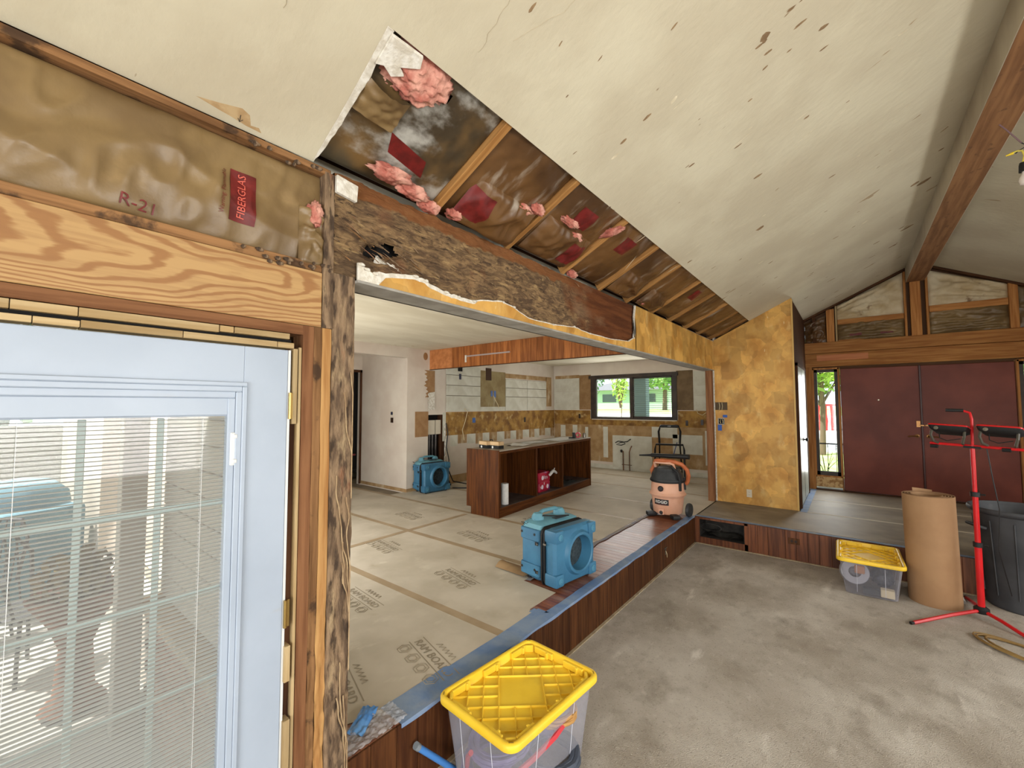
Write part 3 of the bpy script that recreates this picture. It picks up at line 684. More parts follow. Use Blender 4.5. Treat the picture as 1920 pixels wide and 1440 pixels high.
mb.box(W-.13, W-.06, 1.5, y1, za, zb-.01)
top = [bf(i/nu, 1) for i in range(nu+1)]; o = len(mb.v); mb.v += [tuple(p) for p in top]+[(W-.09, p.y, p.z) for p in top]
for i in range(nu): mb.f.append((o+i, o+i+1, o+nu+2+i, o+nu+1+i))
beam = mb.done('header_beam', bmt, wl, smooth=2, fix=False)
box('hole_shade_backing', W-.13, W-.10, y0, 1.5, za, zb-.01, dark, wl)  # near-black backing paints the shade inside the hole
# splinters round the hole and along the beam
random.seed(5)
spl = wood('pine', 'y'); mbs = [MB() for _ in range(3)]
for k in range(34):
    yy = random.gauss(1.17, .16) if k < 26 else random.uniform(1.0, 3.0); z = random.gauss(2.52, .05) if k < 26 else random.uniform(2.46, 2.8)
    z = min(2.8, max(2.42, z)); yy = max(.93, yy); L = random.uniform(.03, .11)
    a = Vector((W+.006, yy, z)); d = Vector((random.uniform(.0, .012), -L, random.uniform(.1, .5)*L))
    MB().tube([a, a+d*.5+Vector((.004, 0, 0)), a+d], [.003, .0024, .0006], 4).done('splinter', rot_m if k % 5 else wood('old', 'y'), wl)
MB().grid(lambda u, v: Vector((W-.02+.02*v, 1.11+.13*u, 2.47+.035*v+.012*nz((u*6, v*5, 0), 1)-.10*(u-.5)*.3)), 14, 8).done('gypsum_shard', gyp, wl, smooth=2)
# torn wallboard strip left along the beam bottom, white core and ochre face
tl = [(1.008, 2.455), (1.045, 2.44), (1.078, 2.431), (1.216, 2.455), (1.304, 2.473), (1.377, 2.466), (1.412, 2.449), (1.522, 2.436), (1.6, 2.429), (1.725, 2.429), (1.815, 2.449), (1.985, 2.472), (2.09, 2.461), (2.26, 2.416), (2.551, 2.416), (2.851, 2.444), (3.107, 2.424), (3.501, 2.427), (3.90, 2.455), (4.02, 2.50), (4.05, 2.60), (4.03, 2.70), (4.06, 2.83)]
def jag(pts, a, n, dz=0):
    out = []
    for i in range(len(pts)-1):
        p, q = pts[i], pts[i+1]
        for j in range(n):
            t_ = j/n; out.append((p[0]+(q[0]-p[0])*t_+a*.5*nz((i*3+j, 1, 0), .77), p[1]+(q[1]-p[1])*t_+dz+a*nz((i*3+j, 5, 0), .77)))
    return out+[(pts[-1][0], pts[-1][1])]
YZ = Matrix(((0, 0, 1, 0), (1, 0, 0, 0), (0, 1, 0, 0), (0, 0, 0, 1)))   # (y, z, x) -> world
def strip(name, line, x0, th, mt, yend=7.19):
    bmx = bmesh.new(); lo = [(p[0], 2.379) for p in line]
    vs = []; fs = []; n = len(line)
    for p, q in zip(line, lo): vs += [(x0, p[0], p[1]), (x0, q[0], q[1]), (x0+th, p[0], p[1]), (x0+th, q[0], q[1])]
    for i in range(n-1):
        a = i*4; c = a+4; fs += [(a+2, a+3, c+3, c+2), (a, c, c+1, a+1), (a, a+2, c+2, c), (a+1, c+1, c+3, a+3)]
    fs += [(0, 1, 3, 2), (n*4-4, n*4-2, n*4-1, n*4-3)]; bmx.free()
    return MB().add(vs, fs).done(name, mt, wl)
l1 = jag(tl, .010, 4)+[(7.19, 2.83)]
strip('torn_wallboard_core', l1, W+.0145, .010, gyp)
l2 = [(p[0]+(.03 if p[0] > 3.9 else 0), p[1]-(.022 if p[0] < 1.75 else (.008 if p[0] < 3.9 else 0))) for p in jag(tl, .006, 4) if p[0] > 1.10]+[(7.19, 2.825)]
l2[0] = (l2[0][0], 2.381)
strip('ochre_wallboard_face', l2, W+.0250, .0025, mustard)
for k in range(16):
    p = tl[int(k*1.4)]; lump('gypsum_crumb', (W+.026, p[0]+.02*random.random(), p[1]-.004), .006, .008+.012*random.random(), .008, k, gyp, wl, n=1)
box('soffit_board', W-.145, W+.0275, 1.006, 7.19, 2.367, 2.379, grey_soffit, wl, bevel=.001)
box('beam_back_board', W-.145, W-.13, 1.006, 7.19, 2.367, 2.84, white_wall, wl)
box('opening_stud', W-.09, W+.0, 7.10, 7.19, ST, 2.367, wood('red', 'z'), wl, bevel=.003)

# ---- CLOSET box with ochre adhesive board
cl = MB().add([(W+.02, 7.2, ST), (-.62, 7.2, ST), (-.62, 7.2, zc(-.62)-.002), (W+.02, 7.2, zc(W+.02)-.002), (W+.02, 7.22, ST), (-.62, 7.22, ST), (-.62, 7.22, zc(-.62)-.002), (W+.02, 7.22, zc(W+.02)-.002)], [(0, 1, 2, 3), (7, 6, 5, 4), (0, 4, 5, 1), (1, 5, 6, 2), (2, 6, 7, 3), (3, 7, 4, 0)])
wc = struct('wall_closet', cl, mustard)
drk = wood('dark', 'z')
box('closet_side_panel', -.64, -.62, 7.22, 7.40, ST, 3.34, drk, wc); box('closet_side_panel', -.64, -.62, 7.40, YF, 2.43, 3.34, drk, wc); box('closet_side_panel', -.64, -.62, 8.75, YF, ST, 2.43, drk, wc)
box('corner_bead', -.632, -.612, 7.193, 7.213, ST, 3.34, mat('bead', (196, 160, 92), rough=.6), wc)
box('corner_bead', W+.006, W+.022, 7.185, 7.2, ST, 2.83, gyp, wc)
box('closet_back', W, W+.03, 7.22, YF, ST, 2.9, white_wall, wc)
dcl = struct('door_4', MB().box(-.63, -.60, 7.42, 8.73, ST+.02, 2.40), mat('white_door_green_reflection', (196, 206, 196), rough=.35))  # white door; the green it reflects is put into its colour
box('door_casing', -.62, -.59, 7.37, 7.42, ST, 2.44, drk, dcl); box('door_casing', -.62, -.59, 8.73, 8.78, ST, 2.44, drk, dcl); box('door_casing', -.62, -.59, 7.37, 8.78, 2.40, 2.44, drk, dcl)
box('centre_gap', -.602, -.598, 8.07, 8.08, ST+.03, 2.39, dark, dcl)
blk = mat('black_metal', (22, 21, 20), rough=.4, metal=.5)
MB().lathe([(.0, 0), (.03, 0), (.03, .006), (.012, .01), (.01, .03), (.026, .038), (.03, .052), (.02, .064), (0, .066)], 16, M=T3(-.60, 8.0, 1.29) @ R3('Y', PI/2)).done('door_knob', blk, dcl, smooth=True)
box('door_hinge', -.601, -.592, 7.42, 7.45, 2.1, 2.2, blk, dcl)

# ================================================================= KITCHEN SHELL
KX = -6.0; KC = 2.84
kc = struct('ceiling', MB().box(-9.2, W-.145, .7, YF+.2, KC, KC+.1), kceil_paint)
paperb = mat('tan_torn_paper', (172, 142, 102), (150, 118, 78), sc=5, rough=.9, bump=.001, bsc=30, layers=[((206, 190, 160), 4, (1, 1, .4), .6, .75, 4, .8)])
yglue = mat('yellow_glue_band', (168, 128, 62), (122, 84, 36), sc=5, rough=.75, bump=.002, bsc=25, layers=[((192, 166, 112), 7, (1, 1, 1), .55, .7, 6, .8), ((96, 64, 32), 4, (1, 1, 1), .6, .74, 5, .7)])
panelw = mat('wall_patch_white', (206, 204, 190), (192, 188, 172), sc=4, rough=.8)
wk = struct('wall_kitchen_left', MB().box(KX-.12, KX, 5.5, YF, ST-.05, KC).box(KX-.12, KX, 4.60, 5.07, ST-.05, KC).box(KX-.12, KX, 5.07, 5.5, ST-.05, .36).box(KX-.12, KX, 5.07, 5.5, 1.66, KC)
            .box(KX-.12, KX, 2.3, 4.60, 2.66, KC).box(KX-.12, KX, .9, 2.3, ST-.05, KC), white_wall)
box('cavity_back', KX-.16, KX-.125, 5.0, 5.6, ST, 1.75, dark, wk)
box('glue_band', KX, KX+.004, 5.5, YF, 1.26, 1.705, yglue, wk)
box('glue_band', KX, KX+.003, 5.42, 5.5, 1.16, 1.70, panelw, wk)
box('tan_square', KX, KX+.006, 4.775, 5.07, 1.273, 1.722, mat('tan_hardboard', (160, 124, 84), (148, 110, 72), sc=9, rough=.8), wk)
yy = 5.62
for i in range(18):
    wd = .2+.02*((i*7) % 4); box('torn_paper_patch', KX, KX+.003+.0004*(i % 3), yy, min(yy+wd*.92, 9.24), 1.05+.02*((i*5) % 3), 1.262, paperb if i % 2 else panelw, wk); yy += wd
    if yy > 9.1: break
box('base_scar', KX, KX+.005, 5.6, YF, ST, .50, paperb, wk)
# raised off-white wall patches where cabinets hung: each a board
def patches(y0, y1, n, rows, par, ax='y', c=KX):
    zs = [1.712, 2.02, 2.22, 2.42, 2.50]
    for i in range(n):
        a = y0+(y1-y0)*i/n; b_ = y0+(y1-y0)*(i+1)/n
        for j in range(rows):
            z0, z1 = zs[j], zs[j+1]
            if ax == 'y': box('wall_board', c, c+.016, a+.006, b_-.006, z0+.006, z1-.006, panelw, par, bevel=.001)
            else: box('wall_board', a+.003, b_-.003, c-.014, c, z0+.003, z1-.003, panelw, par, bevel=.001)
seamd = mat('board_seam_shadow', (120, 112, 96), rough=.9); box('seam_backing', KX, KX+.003, 5.5, 6.45, 1.72, 2.5, seamd, wk); box('seam_backing', KX, KX+.003, 7.27, 8.88, 1.72, 2.42, seamd, wk); patches(5.50, 6.45, 1, 3, wk); box('wall_board', KX, KX+.014, 5.5, 6.45, 2.425, 2.60, panelw, wk)
patches(7.27, 8.88, 2, 3, wk); box('tan_strip', KX, KX+.006, 7.27, 8.9, 2.44, 2.54, paperb, wk); box('tan_strip', KX, KX+.006, 8.88, 9.12, 1.80, 2.54, paperb, wk)
hoodm = mat('hood_scar', (150, 134, 96), (132, 112, 76), sc=4, rough=.9, layers=[((196, 188, 160), 3, (1, 1, .3), .58, .7, 4, .8)])
box('hood_scar', KX, KX+.004, 6.45, 7.27, 1.80, 2.56, hoodm, wk); box('hood_scar_foot', KX, KX+.004, 6.45, 7.27, 1.71, 1.80, panelw, wk)
box('duct_hole', KX+.001, KX+.006, 6.62, 6.80, 2.36, 2.62, mat('brown_hole', (70, 48, 34), rough=.9), wk)
box('box_hole', KX+.014, KX+.018, 5.80, 5.92, 2.50, 2.60, dark, wk); box('box_hole', KX+.014, KX+.018, 5.83, 5.89, 2.34, 2.45, mat('dark_blue_box', (36, 38, 62), rough=.6), wk)
bluebox = mat('blue_electric_box', (44, 84, 150), rough=.5)
for q in ((6.78, 6.83, 2.02, 2.14), (6.88, 6.94, 2.0, 2.14), (6.22, 6.30, 1.48, 1.58)): box('electrical_box', KX+.004, KX+.012, *q, bluebox, wk)
# torn brown panel edge beside the wall end
def zig(y0, z0, z1, n, a, seed):
    return [(y0+(a*random.random() if i % 2 else -a*random.random()), z0+(z1-z0)*i/n) for i in range(n+1)]
random.seed(9)
z_ = zig(5.02, 1.98, 2.47, 14, .06, 1)
MB().prism([(5.22, 1.98), (5.22, 2.47)]+z_[::-1], .006, Matrix(((0, 0, 1, KX), (1, 0, 0, 0), (0, 1, 0, 0), (0, 0, 0, 1)))).done('torn_brown_panel', mat('tan_hardboard', (160, 112, 66)), wk)
z_ = zig(5.06, 1.74, 2.06, 9, .025, 2)
MB().prism([(5.20, 1.76), (5.20, 2.08)]+z_[::-1], .006, Matrix(((0, 0, 1, KX+.02), (1, 0, 0, 0), (0, 1, 0, 0), (0, 0, 0, 1)))).done('torn_paper_flap', gyp, wk)
MB().prism([(.05*math.cos(a), .07*math.sin(a)) for a in [k*PI/8 for k in range(16)]], .004, Matrix(((0, 0, 1, KX), (1, 0, 0, 5.0), (0, 1, 0, 2.72), (0, 0, 0, 1)))).done('brown_stain_patch', MATS['tan_hardboard'], wk)
# cavity pipes and junction board
pvc = mat('cast_pipe', (60, 58, 60), (90, 86, 84), sc=8, rough=.4, metal=.5)
for dy in (.09, .16, .24): MB().tube([(0, 0, .3), (0, 0, 1.33)], .022, 10).done('drain_pipe', pvc, wk, (KX-.07, 5.07+dy, ST-.3))
box('junction_panel', KX-.05, KX-.03, 5.10, 5.44, 1.30, 1.56, outm, wk); box('junction_panel_seam', KX-.03, KX-.027, 5.26, 5.268, 1.30, 1.56, dark, wk)
box('cavity_stud', KX-.12, KX-.02, 5.40, 5.47, ST, 1.66, wood('dark', 'z'), wk)
for k in range(7): lump('torn_plaster', (KX+.002, 5.49+.01*math.sin(k*2), .5+.16*k), .008, .022, .07, k, gyp, wk, n=1)
# hallway
wh = struct('wall_hall', MB().box(-7.4, KX-.121, 4.601, 4.72, ST-.05, KC).box(-7.52, -7.4, .9, 3.75, ST-.05, KC).box(-7.52, -7.4, 3.75, 4.59, 2.51, KC).box(-7.52, -7.401, 4.59, 4.82, ST-.05, KC), white_wall)
box('dark_door_jamb', -7.53, -7.38, 3.72, 3.76, ST, 2.52, wood('dark', 'z'), wh); box('dark_door_jamb', -7.41, -7.39, 4.56, 4.60, ST, 2.52, wood('dark', 'z'), wh); box('dark_door_head', -7.41, -7.39, 3.72, 4.60, 2.47, 2.52, wood('dark', 'y'), wh)
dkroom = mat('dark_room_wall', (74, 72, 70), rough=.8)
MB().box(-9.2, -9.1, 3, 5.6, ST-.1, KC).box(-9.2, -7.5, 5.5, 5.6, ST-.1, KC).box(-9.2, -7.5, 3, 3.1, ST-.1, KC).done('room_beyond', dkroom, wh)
box('hall_base_scar', -7.4, KX-.002, 4.594, 4.6005, ST, .40, paperb, wh)
box('end_base_scar', KX, KX+.006, 4.6, 5.5, ST, .40, paperb, wh)
sw = thing('light_switch', 'dark blue switch box above a brown box on the pale hallway wall', 'switch', (-6.42, 4.60, 1.63))
MB().cbox((0, -.004, .062), (.09, .008, .09)).done('cover_plate', outm, sw); MB().cbox((0, -.010, .062), (.055, .006, .055)).done('switch_box', MATS['dark_blue_box'], sw); MB().cbox((0, -.004, -.06), (.07, .008, .09)).done('lower_box', outb, sw)
bt = thing('metal_tub', 'shiny grey rail and basin edge in the dark room beyond the hallway', 'basin', (-8.3, 4.75, ST))
MB().tube([(-.2, -.3, .0), (-.2, -.3, .34), (.2, -.2, .36), (.25, 0, .36)], .012, 8).done('rail', steel, bt); MB().tube([(.1, -.2, .46), (.3, .1, .48)], .02, 8).done('red_rim', mat('dull_red', (150, 70, 70), rough=.4), bt)
MB().lathe([(.0, .0), (.3, .01), (.34, .12), (.36, .12)], 24, (0, 0, 0)).done('basin', steel, bt, smooth=True)

# kitchen near wall (patio side): brick below, siding above, patio door opening hidden by the post
brick_m = mat('red_brick', (176, 132, 108), (150, 104, 84), sc=14, rough=.9, rnd=.16, bump=.002, bsc=70)
mortar = mat('mortar', (186, 172, 156), rough=.95)
siding_m = mat('pale_siding', (196, 186, 172), rough=.7)
wn = struct('wall_kitchen_near', MB().box(-3.5, W-.16, .78, .95, -.12, KC+.1).box(-9.2, -5.9, .78, .95, -.12, KC+.1).box(-5.9, -3.5, .78, .95, 2.5, KC+.1).box(-5.9, -3.5, .78, .95, -.12, ST), siding_m)
MB().box(-3.5, W-.16, .71, .78, -.1, .60).done('mortar_bed', mortar, wn)
bme = MB().cbox((0, 0, 0), (.196, .10, .060)).mesh('brick', bevel=.004); bme.materials.append(brick_m)
for r in range(9):
    z = -.065+r*.0705; x = W-.17-.10-(.1 if r % 2 else 0)
    while x > -3.45: link('brick', bme, wn, (x, .745+.002*((r*5+int(x*9)) % 3), z)); x -= .206
bms = MB().cbox((0, 0, 0), (.062, .15, .055)).mesh('cap_brick', bevel=.004); bms.materials.append(mat('cap_brick', (206, 186, 160), (186, 160, 132), sc=14, rough=.9, rnd=.1))
x = W-.2
while x > -3.5: link('brick', bms, wn, (x, .735, .60)); x -= .07
for z in [.64+.14*i for i in range(16)]: MB().box(-3.5, W-.16, .765, .785, 0, .135).done('siding_board', siding_m, wn, (0, 0, z), (0, 0, 0), bevel=.004)

# dropped wood valance across the kitchen
vm = mat('valance_wood', (164, 102, 54), (128, 74, 36), sc=30, st=(1, 1, .07), rough=.55, spec=.2, rnd=.16, bump=.0006, bsc=60, bst=(1, 1, .1), layers=[((88, 44, 24), 3, (1, 1, .4), .5, .75, 4, .4)])
va = struct('trim_3', MB().box(KX, -1.85, 5.115, 5.20, 2.49, KC), wood('cherry', 'x'))
box('valance_panel', KX, -5.41, 5.10, 5.114, 2.485, KC-.002, mat('valance_panel', (190, 124, 74), (168, 104, 58), sc=12, rough=.45), va)
x = -5.405; i = 0
while x < -1.86:
    wd = (.26, .20, .19, .19, .27, .2, .19, .3)[i % 8]; x1 = min(x+wd, -1.85); box('valance_board', x+.001, x1-.001, 5.10, 5.114, 2.485, KC-.002, vm, va, bevel=.0015); x = x1; i += 1
box('valance_lip', KX, -1.85, 5.092, 5.13, 2.478, 2.487, wood('dark', 'x'), va)
slot = thing('wire_channel', 'pale grey slot with a peeled white end cut in the red wood valance', 'channel', (-4.6, 5.095, 2.66))
MB().cbox((0, 0, 0), (.98, .008, .022)).done('channel', mat('pale_grey', (164, 150, 146), rough=.6), slot, rot=(0, -.0, 0)); MB().cbox((-.47, -.001, -.04), (.035, .01, .12)).done('peeled_end', gyp, slot)
blank = mat('lit_edge_white', (232, 236, 226), rough=.3)
lt = thing('lit_edge_strip', 'slim white strip added for the bright lit edge behind the valance', 'trim', (-2.6, 5.265, 2.52))  # added white strip stands in for the lit back edge of the valance
MB().box(-.6, .5, -.06, .06, 0, .05).done('housing', fr_m, lt, bevel=.004); MB().box(-.58, .48, -.05, .05, -.012, 0).done('lens', blank, lt, bevel=.003)

# ================================================================= FRONT WALL (kitchen window, sidelights, double doors, open gable)
gm = wood('gable', 'z'); gx = wood('gable', 'x')
wf = struct('wall_front', MB().box(-9.2, -4.92, YF, YF+.14, ST-.1, KC+.05).box(-2.90, -.62, YF, YF+.14, ST-.1, KC+.05).box(-4.92, -2.90, YF, YF+.14, ST-.1, 1.50).box(-4.92, -2.90, YF, YF+.14, 2.53, KC+.05), white_wall)
MB().box(-.64, -.0, YF+.09, YF+.12, 2.45, 3.9).box(-.0, 3.4, YF+.09, YF+.12, 2.45, 4.3).box(2.28, 3.4, YF, YF+.12, -.1, 2.5).done('outer_sheathing', mat('gable_sheathing', (88, 62, 42), rough=.9), wf)
# kitchen side patches
box('glue_band', KX+.01, -4.95, YF-.004, YF, 1.36, 1.705, yglue, wf); box('glue_band', -4.95, -2.88, YF-.004, YF, 1.36, 1.50, yglue, wf); box('glue_band', -2.88, -1.85, YF-.004, YF, 1.36, 1.705, yglue, wf)
box('paper_band', KX+.01, -1.85, YF-.003, YF, .50, 1.36, paperb, wf)
for i, (a, b_, c_, d_) in enumerate(((-5.8, -5.66, .7, 1.33), (-5.45, -5.32, .6, 1.34), (-5.1, -5.02, .5, 1.30), (-4.62, -4.5, .6, 1.32), (-3.45, -2.9, 1.12, 1.35), (-3.0, -2.4, .8, 1.2), (-2.35, -2.2, .6, 1.3))): box('white_smear', a, b_, YF-.0045, YF-.003, c_, d_, panelw, wf)
box('drywall_patch', -4.38, -3.45, YF-.012, YF-.003, .40, 1.13, panelw, wf, bevel=.001)
box('wall_board', -5.99, -5.25, YF-.014, YF, 1.715, 2.17, panelw, wf, bevel=.001); box('wall_board', -5.99, -5.25, YF-.014, YF, 2.175, 2.50, panelw, wf, bevel=.001); box('tan_strip', -5.95, -5.25, YF-.006, YF, 2.50, 2.58, paperb, wf)
box('tan_scar', -5.25, -4.93, YF-.005, YF, 1.72, 2.57, mat('tan_scar', (152, 120, 82), (136, 104, 68), sc=6, rough=.9), wf); box('tan_scar', -2.90, -2.56, YF-.006, YF, 1.72, 2.56, mat('brown_scar', (120, 98, 70), (100, 80, 56), sc=5, rough=.8), wf)
for z0, z1 in ((1.715, 2.02), (2.025, 2.23), (2.235, 2.53)): box('wall_board', -2.55, -1.86, YF-.014, YF, z0, z1, panelw, wf, bevel=.001)
box('base_scar', KX+.01, -1.85, YF-.006, YF, ST, .44, panelw, wf)
# kitchen window: dark frame, two sashes, blind in the right one
bronze = mat('dark_bronze_frame', (62, 48, 38), (44, 34, 27), sc=6, rough=.5)
k1 = struct('window_1', MB().box(-4.98, -2.86, YF-.03, YF+.10, 2.46, 2.54).box(-4.93, -2.89, YF-.01, YF+.10, 1.50, 1.535).box(-4.93, -4.81, YF-.02, YF+.10, 1.5, 2.5).box(-2.99, -2.89, YF-.02, YF+.10, 1.5, 2.5).box(-3.95, -3.875, YF+.0, YF+.08, 1.53, 2.47), bronze)
box('window_sill', -4.9, -2.9, YF-.03, YF+.02, 1.485, 1.503, outm, k1)
MB().box(-4.82, -4.79, YF+.03, YF+.06, 1.54, 2.46).box(-4.82, -3.93, YF+.03, YF+.06, 1.535, 1.56).box(-4.82, -3.93, YF+.03, YF+.06, 2.44, 2.46).done('sash', mat('alu_sash', (150, 150, 144), rough=.4, metal=.5), k1)
MB().box(-3.89, -3.86, YF+.03, YF+.06, 1.54, 2.46).box(-3.02, -2.99, YF+.03, YF+.06, 1.54, 2.46).box(-3.89, -2.99, YF+.03, YF+.06, 1.535, 1.575).box(-3.89, -2.99, YF+.03, YF+.06, 2.43, 2.46).done('sash', bronze, k1)
sashes = [o for o in k1.children if o.name.startswith('sash')]
MB().box(-4.79, -3.93, YF+.045, YF+.048, 1.56, 2.44).done('pane', glassm, sashes[0]); MB().box(-3.86, -3.02, YF+.045, YF+.048, 1.57, 2.43).done('pane', glassm, sashes[1])
slm = mat('grey_blind_slat', (120, 130, 128), rough=.6)
sm_ = MB().cbox((0, 0, 0), (.84, .026, .0025)).mesh('blind_slat'); sm_.materials.append(slm)
for i in range(20): link('blind_slat', sm_, k1, (-3.44, YF+.012, 1.60+.043*i), (.25, 0, 0))
# gable framing
for nm, x0, x1, z0, z1, mm in (('stud', XR+.04, XR+.165, 2.92, 3.80, gm), ('stud', -.295, -.185, 2.92, 3.55, gm), ('stud', 1.84, 1.93, 2.92, 3.6, gm), ('stud', -.50, -.45, 2.92, 3.45, wood('dark', 'z')), ('stud', .72, .75, 2.92, 3.98, gm), ('stud', .975, 1.005, 2.92, 3.95, gm), ('stud', -.17, -.145, 2.92, 3.55, wood('pale', 'z')), ('stud', 1.99, 2.02, 2.92, 3.5, wood('pale', 'z'))):
    box(nm, x0, x1, YF-.0, YF+.085, z0, min(z1, zc(x0)-.02) if x0 < XR else z1, mm, wf, bevel=.003)
for x0, x1, z0, h in ((-.14, .715, 3.22, .085), (1.01, 1.835, 3.28, .10)):
    box('blocking', x0, x1, YF+.01, YF+.085, z0, z0+h, gx, wf, bevel=.003)
box('blocking', -.14, .30, YF+.012, YF+.08, 2.925, 2.95, gx, wf)
for x0, x1, z0, z1, mm in ((-.64, 3.29, 2.735, 2.925, gx), (-.64, 3.29, 2.495, 2.73, wood('gable', 'x'))):
    box('door_header', x0, x1, YF-.015 if z0 < 2.6 else YF-.03, YF+.085, z0, z1, mm, wf, bevel=.004)
box('header_patch', -.45, .25, YF-.02, YF-.014, 2.60, 2.70, mat('pinkish_board', (196, 128, 84), (180, 110, 70), sc=20, st=(.1, 1, 1), rough=.7), wf)
def rake(x0, x1, z0, z1, nm='rake_plate'):
    a = Vector((x0, YF+.03, z0)); b_ = Vector((x1, YF+.03, z1)); L = (b_-a).length; an = math.atan2(z1-z0, x1-x0)
    return MB().cbox((0, 0, 0), (L, .09, .035)).done(nm, wood('dark', 'x'), wf, (a+b_)/2, (0, -an, 0), bevel=.002)
rake(-.64, XR, zc(-.64)-.02, zc(XR)-.02); rake(XR+.25, 3.2, zr-.02, zr-.02-K*(3.2-XR-.25))
def gbatt(x0, x1, z0, z1, mt, seed, zl=None, zr_=None):
    fnq = batt_fn((x0, YF+.06, z0), (x1-x0, 0, 0), (0, 0, 1), (0, -1, 0), bulge=.03, wr=.055, seed=seed, csc=3.4)
    def g_(u, v):
        p = fnq(u, v); t0 = (zl or z1)+((zr_ or z1)-(zl or z1))*u; p.z = z0+(t0-z0)*v; return p
    return MB().grid(g_, 36, 24).done('insulation_batt', mt, wf, smooth=2)
gbatt(-.14, .72, 3.30, 3.9, whiteish, 40, zc(-.14)-.04, zc(.72)-.04); gbatt(-.14, .72, 2.92, 3.25, kraft, 41); gbatt(1.01, 1.84, 3.36, 3.95, whiteish, 42, 3.96, 3.60); gbatt(1.01, 1.84, 2.92, 3.31, kraft, 43)
gbatt(-.62, -.30, 2.92, 3.2, kraft_dark, 44, 3.28, 3.42); gbatt(1.93, 2.6, 2.92, 3.4, kraft, 45, 3.55, 3.25)
for xx in (.1, .5): MB().cbox((0, 0, 0), (.16, .003, .05)).done('printed_panel', redink, wf, (xx, YF+.0, 3.03))
# jambs, sidelights
box('stud', -.62, -.525, YF-.01, YF+.085, ST, 2.495, gm, wf, bevel=.003)
def sidelight(nm, x0, x1):
    o = struct(nm, MB().box(x0, x1, YF+.0, YF+.09, 2.40, 2.46).box(x0, x1, YF, YF+.09, .60, .665).box(x0, x0+.06, YF, YF+.09, .6, 2.46).box(x1-.06, x1, YF, YF+.09, .6, 2.46), bronze)
    MB().box(x0-.005, x1+.005, YF-.02, YF+.0, 2.445, 2.475).box(x0-.01, x0+.015, YF-.02, YF, .58, 2.47).box(x1-.015, x1+.01, YF-.02, YF, .58, 2.47).box(x0, x1, YF-.02, YF, .575, .60).done('casing', gm, o)
    box('pane', x0+.06, x1-.06, YF+.05, YF+.054, .665, 2.40, glassm, o); return o
sidelight('window_2', -.52, -.155); sidelight('window_3', 1.875, 2.25)
box('osb_patch', -.52, -.155, YF-.01, YF+.06, .40, .575, mat('osb', (196, 164, 116), (150, 112, 70), sc=18, lo=.45, hi=.6, rough=.9), wf); box('osb_patch', 1.875, 2.25, YF-.01, YF+.06, .36, .575, MATS['osb'], wf)
box('threshold', -.53, 2.28, YF-.03, YF+.1, ST-.02, ST+.015, wood('dark', 'x'), wf)
doorred = mat('red_brown_door', (122, 58, 42), (102, 44, 30), sc=1.3, rough=.42, bump=.0004, bsc=60, bst=(1, 1, .1), layers=[((80, 32, 20), 1.6, (1, 1, .5), .5, .75, 5, .5)], spec=.22)
brass = mat('worn_brass', (150, 110, 70), rough=.35, metal=.9)
d2 = struct('door_2', MB().box(-.135, .852, YF+.01, YF+.055, ST+.02, 2.445), doorred, bevel=.004); d3 = struct('door_3', MB().box(.872, 1.855, YF+.01, YF+.055, ST+.02, 2.445), doorred, bevel=.004)
box('astragal', .850, .874, YF-.012, YF+.03, ST+.02, 2.45, mat('dark_red_strip', (62, 22, 16), rough=.4), d3, bevel=.003)
box('door_jamb', -.155, -.137, YF-.012, YF+.06, ST, 2.47, wood('red', 'z'), wf); box('door_jamb', 1.857, 1.875, YF-.012, YF+.06, ST, 2.47, wood('red', 'z'), wf)
MB().lathe([(0, 0), (.012, 0), (.012, .006), (0, .008)], 12, M=T3(.354, YF+.01, 1.905) @ R3('X', PI/2)).done('peephole', mat('bright_lens', (240, 236, 220), rough=.1, metal=.6), d2, smooth=True)
MB().cbox((0, 0, 0), (.05, .01, .10)).cbox((0, 0, 0), (.045, .012, .02)).done('deadbolt_plate', brass, d2, (.82, YF+.004, 1.52), bevel=.002); MB().cbox((0, 0, 0), (.05, .012, .022)).cbox((.07, 0, 0), (.07, .012, .022)).done('deadbolt_plate', brass, d3, (.86, YF-.014, 1.50), bevel=.002)
def lever(par, x, s_):
    MB().lathe([(0, 0), (.03, 0), (.028, .01), (.012, .014), (.012, .04)], 16, M=T3(x, YF+.01, 1.33) @ R3('X', PI/2)).tube([(x, YF-.03, 1.33), (x+s_*.03, YF-.04, 1.332), (x+s_*.07, YF-.04, 1.328), (x+s_*.11, YF-.035, 1.32)], .009, 8).done('lever_handle', brass, par, smooth=True)
lever(d2, .80, -1); lever(d3, .93, 1)
# closet-side wall finish near the sidelight is bare stud

# ================================================================= PATIO DOOR (door_1)
dw = mat('painted_steel_door', (162, 173, 188), (156, 167, 182), sc=3, rough=.38, layers=[((158, 154, 148), 2.4, (1, .5, 3), .66, .74, 6, .5)])
X0 = W-.048; X1 = W-.004
d1 = struct('door_1', MB().box(X0, X1, -.18, -.085, .02, 2.045).box(X0, X1, .585, .735, .02, 2.045).box(X0, X1, -.085, .585, 1.905, 2.045).box(X0, X1, -.085, .585, .02, .235), dw, bevel=.002)
box('door_edge', X0, X1+.001, .7355, .7445, .02, 2.045, fr_m, d1)
def frame(nm, y0, y1, z0, z1, f, x0, x1, mt=dw, bev=.003):
    mb = MB(); prof = f
    mb.box(x0, x1, y0, y1, z1-f, z1).box(x0, x1, y0, y1, z0, z0+f).box(x0, x1, y0, y0+f, z0+f, z1-f).box(x0, x1, y1-f, y1, z0+f, z1-f)
    return mb.done(nm, mt, d1, bevel=bev, fix=True)
frame('glass_moulding', -.085, .595, .225, 1.915, .016, X1, X1+.010); frame('glass_moulding', -.070, .580, .240, 1.900, .020, X1-.004, X1+.006); frame('glass_moulding', -.052, .562, .258, 1.882, .024, X1-.018, X1-.002)
